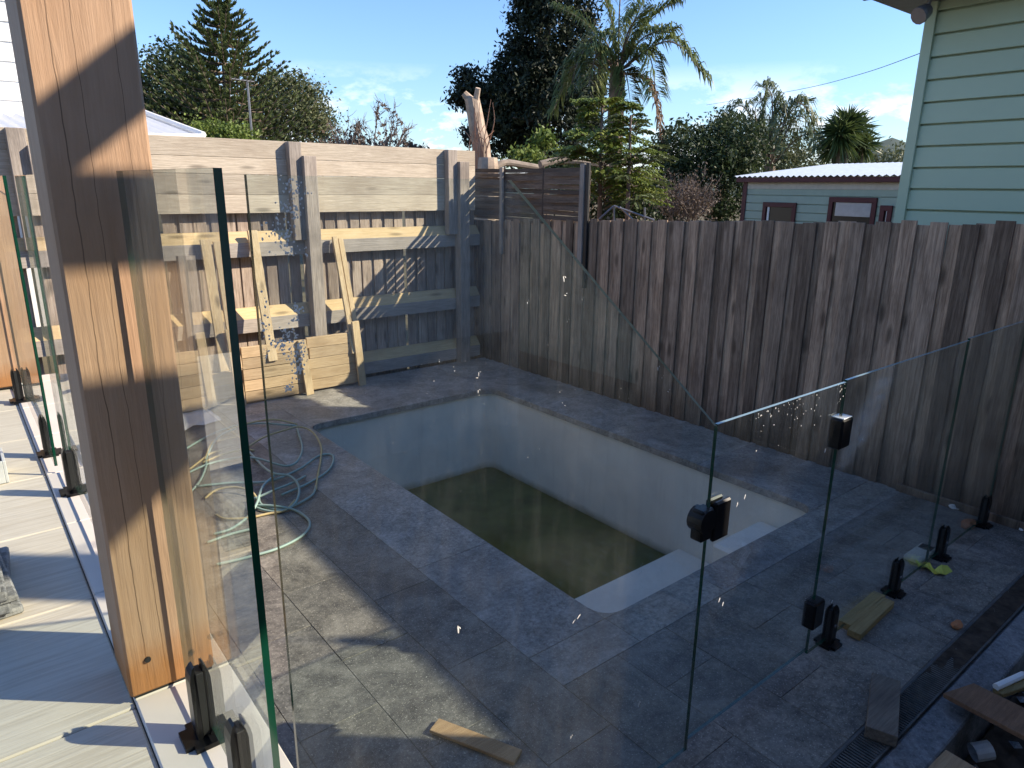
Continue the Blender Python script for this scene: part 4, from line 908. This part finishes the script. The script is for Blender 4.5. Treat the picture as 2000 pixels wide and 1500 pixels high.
tp_ = thing('yellow_tape', gz(1815, 1105), 'crumpled yellow tape strip under the right glass panels', 'tape'); C = [gz(1790, 1108), gz(1815, 1112), gz(1830, 1122), gz(1855, 1112)]
V = []; F = []
for i, c in enumerate(catmull(C, 4)): V += [(c[0]-.02, c[1]-.02, .012+.012*math.sin(i)), (c[0]+.02, c[1]+.02, .02+.012*math.cos(i*1.3))]
V += [(x, y, z-.003) for x, y, z in V]; nv = len(V)//2
for i in range(nv//2-1): F += [(2*i, 2*i+2, 2*i+3, 2*i+1), (nv+2*i, nv+2*i+1, nv+2*i+3, nv+2*i+2)]
mk('strip', V, F, M['yellow'], tp_, tp_.location)
bk = thing('plastic_box', gz(1800, 1090), 'small pale box with a dark opening beneath the glass panel joint', 'box'); c = gz(1797, 1088)
bx('tray', bk, M['cream'], c[0]-.10, c[0]+.13, c[1]-.04, c[1]+.05, .002, .03, .006); bx('opening', bk, M['dark'], c[0]+.05, c[0]+.12, c[1]-.028, c[1]+.038, .0285, .0315, .001)
for x, y, s, mat, lab in ((1890, 1030, .05, 'orange', 'orange brick fragment beside the paling fence'), (1868, 1225, .03, 'orange', 'small orange brick chip beside the drain grate'), (1862, 992, .035, 'grime', 'pale stone chip at the foot of the paling fence'), (1995, 1035, .02, 'grime', 'white pebble at the right edge under the fence')):
    c = gz(x, y); ch = thing('rubble_chip', c, lab, 'rubble', 'rubble chips on the paving'); bm = bmesh.new(); bmesh.ops.create_icosphere(bm, subdivisions=2, radius=s)
    for v in bm.verts: v.co = Vector((v.co.x*1.3, v.co.y*.8, v.co.z*.55+s*.45))*random.uniform(.8, 1.1)
    me = bpy.data.meshes.new('chip'); bm.to_mesh(me); bm.free(); me.materials.append(M[mat]); link('chip', me, ch, c)
# the tip of builders' rubbish at lower right
wb = thing('brown_board', gz(1960, 1400), 'wide brown board sticking out over the soil at the lower right', 'board'); a_, b_ = gz(1872, 1348, .05), gz(2075, 1452, .12)
beam('board', wb, M['brown'], a_, b_, .17, .02)
wb2 = thing('brown_board', gz(1880, 1490), 'brown board end cut by the bottom right corner of the picture', 'board'); a_, b_ = gz(1905, 1503, -.02), gz(1850, 1560, -.02); beam('board', wb2, M['ply'], a_, b_, .2, .02)
wp = thing('white_pipe', gz(1970, 1335), 'white plastic pipe lying among rubble at the right edge', 'pipe'); mb = MB(); mb.tube([gz(1945, 1342, .06), gz(1998, 1318, .07), gz(2040, 1325, .07)], .014, 8); mb.build('pipe', M['white'], wp)
wp2 = thing('pine_batten', gz(1990, 1360), 'yellowish batten beside the white pipe at the right edge', 'batten'); beam('batten', wp2, M['treated'], gz(1948, 1354, .04), gz(2040, 1322, .05), .04, .02)
gcn = thing('tin_can', gz(1905, 1465, -.15), 'pale open can lying on the soil at the lower right', 'can'); p = gz(1900, 1470, -.12); mb = MB(); mb.tube([p, p+(.05, -.04, .015)], [.035, .035], 12, False); mb.tube([p+(.05, -.04, .015), p+(.052, -.0416, .0156)], [.035, .001], 12, False); mb.build('can', M['clear'], gcn)
mb = MB()
for k in range(260):
    x, yy = random.uniform(2.35, 4.2), random.uniform(-.4, .58); s = random.uniform(.006, .028); z = -.15+.05*math.sin(x*5)*math.cos(yy*7)
    v = rng.normal(size=(6, 3)); v = np.array([(1, 0, 0), (-1, 0, 0), (0, 1, 0), (0, -1, 0), (0, 0, .7), (0, 0, -.7)])*s*rng.uniform(.6, 1.3, (6, 1))+np.array([x, yy, z]); mb.add(v, [(0, 2, 4), (2, 1, 4), (1, 3, 4), (3, 0, 4), (2, 0, 5), (1, 2, 5), (3, 1, 5), (0, 3, 5)])
tag(mb.build('rubble', M['slate']), 'loose stones and rubble scattered over the dark soil', kind='stuff')
# stone stack and container at the left edge
sk = thing('stone_stack', (-.07, 2.5, ZP), 'stack of split grey stone slabs at the left edge of the patio', 'stone stack')
z = ZP-.012
for k in range(6):
    t = random.uniform(.018, .034); box('slab', sk, M['slate'], (-.16+random.uniform(-.01, .012), 2.5+random.uniform(-.02, .02), z+t/2), (.28, .42, round(t, 3)), (0, 0, random.uniform(-.12, .12)), .006); z += t
tbx = thing('clear_tub', (0.0, 3.7, ZP), 'clear plastic tub of bits at the left edge of the patio', 'tub'); c = gz(8, 925, ZP)
for (dx0, dx1, dy0, dy1) in ((-.16, -.15, -.10, .10), (.0, .012, -.10, .10), (-.15, .0, -.10, -.09), (-.15, .0, .09, .10)): bx('side', tbx, M['clear'], c[0]+dx0, c[0]+dx1, c[1]+dy0, c[1]+dy1, ZP-.01, ZP+.09, .002)
bx('contents', tbx, M['dark'], c[0]-.148, c[0]-.002, c[1]-.088, c[1]+.088, ZP-.009, ZP+.05, .01)
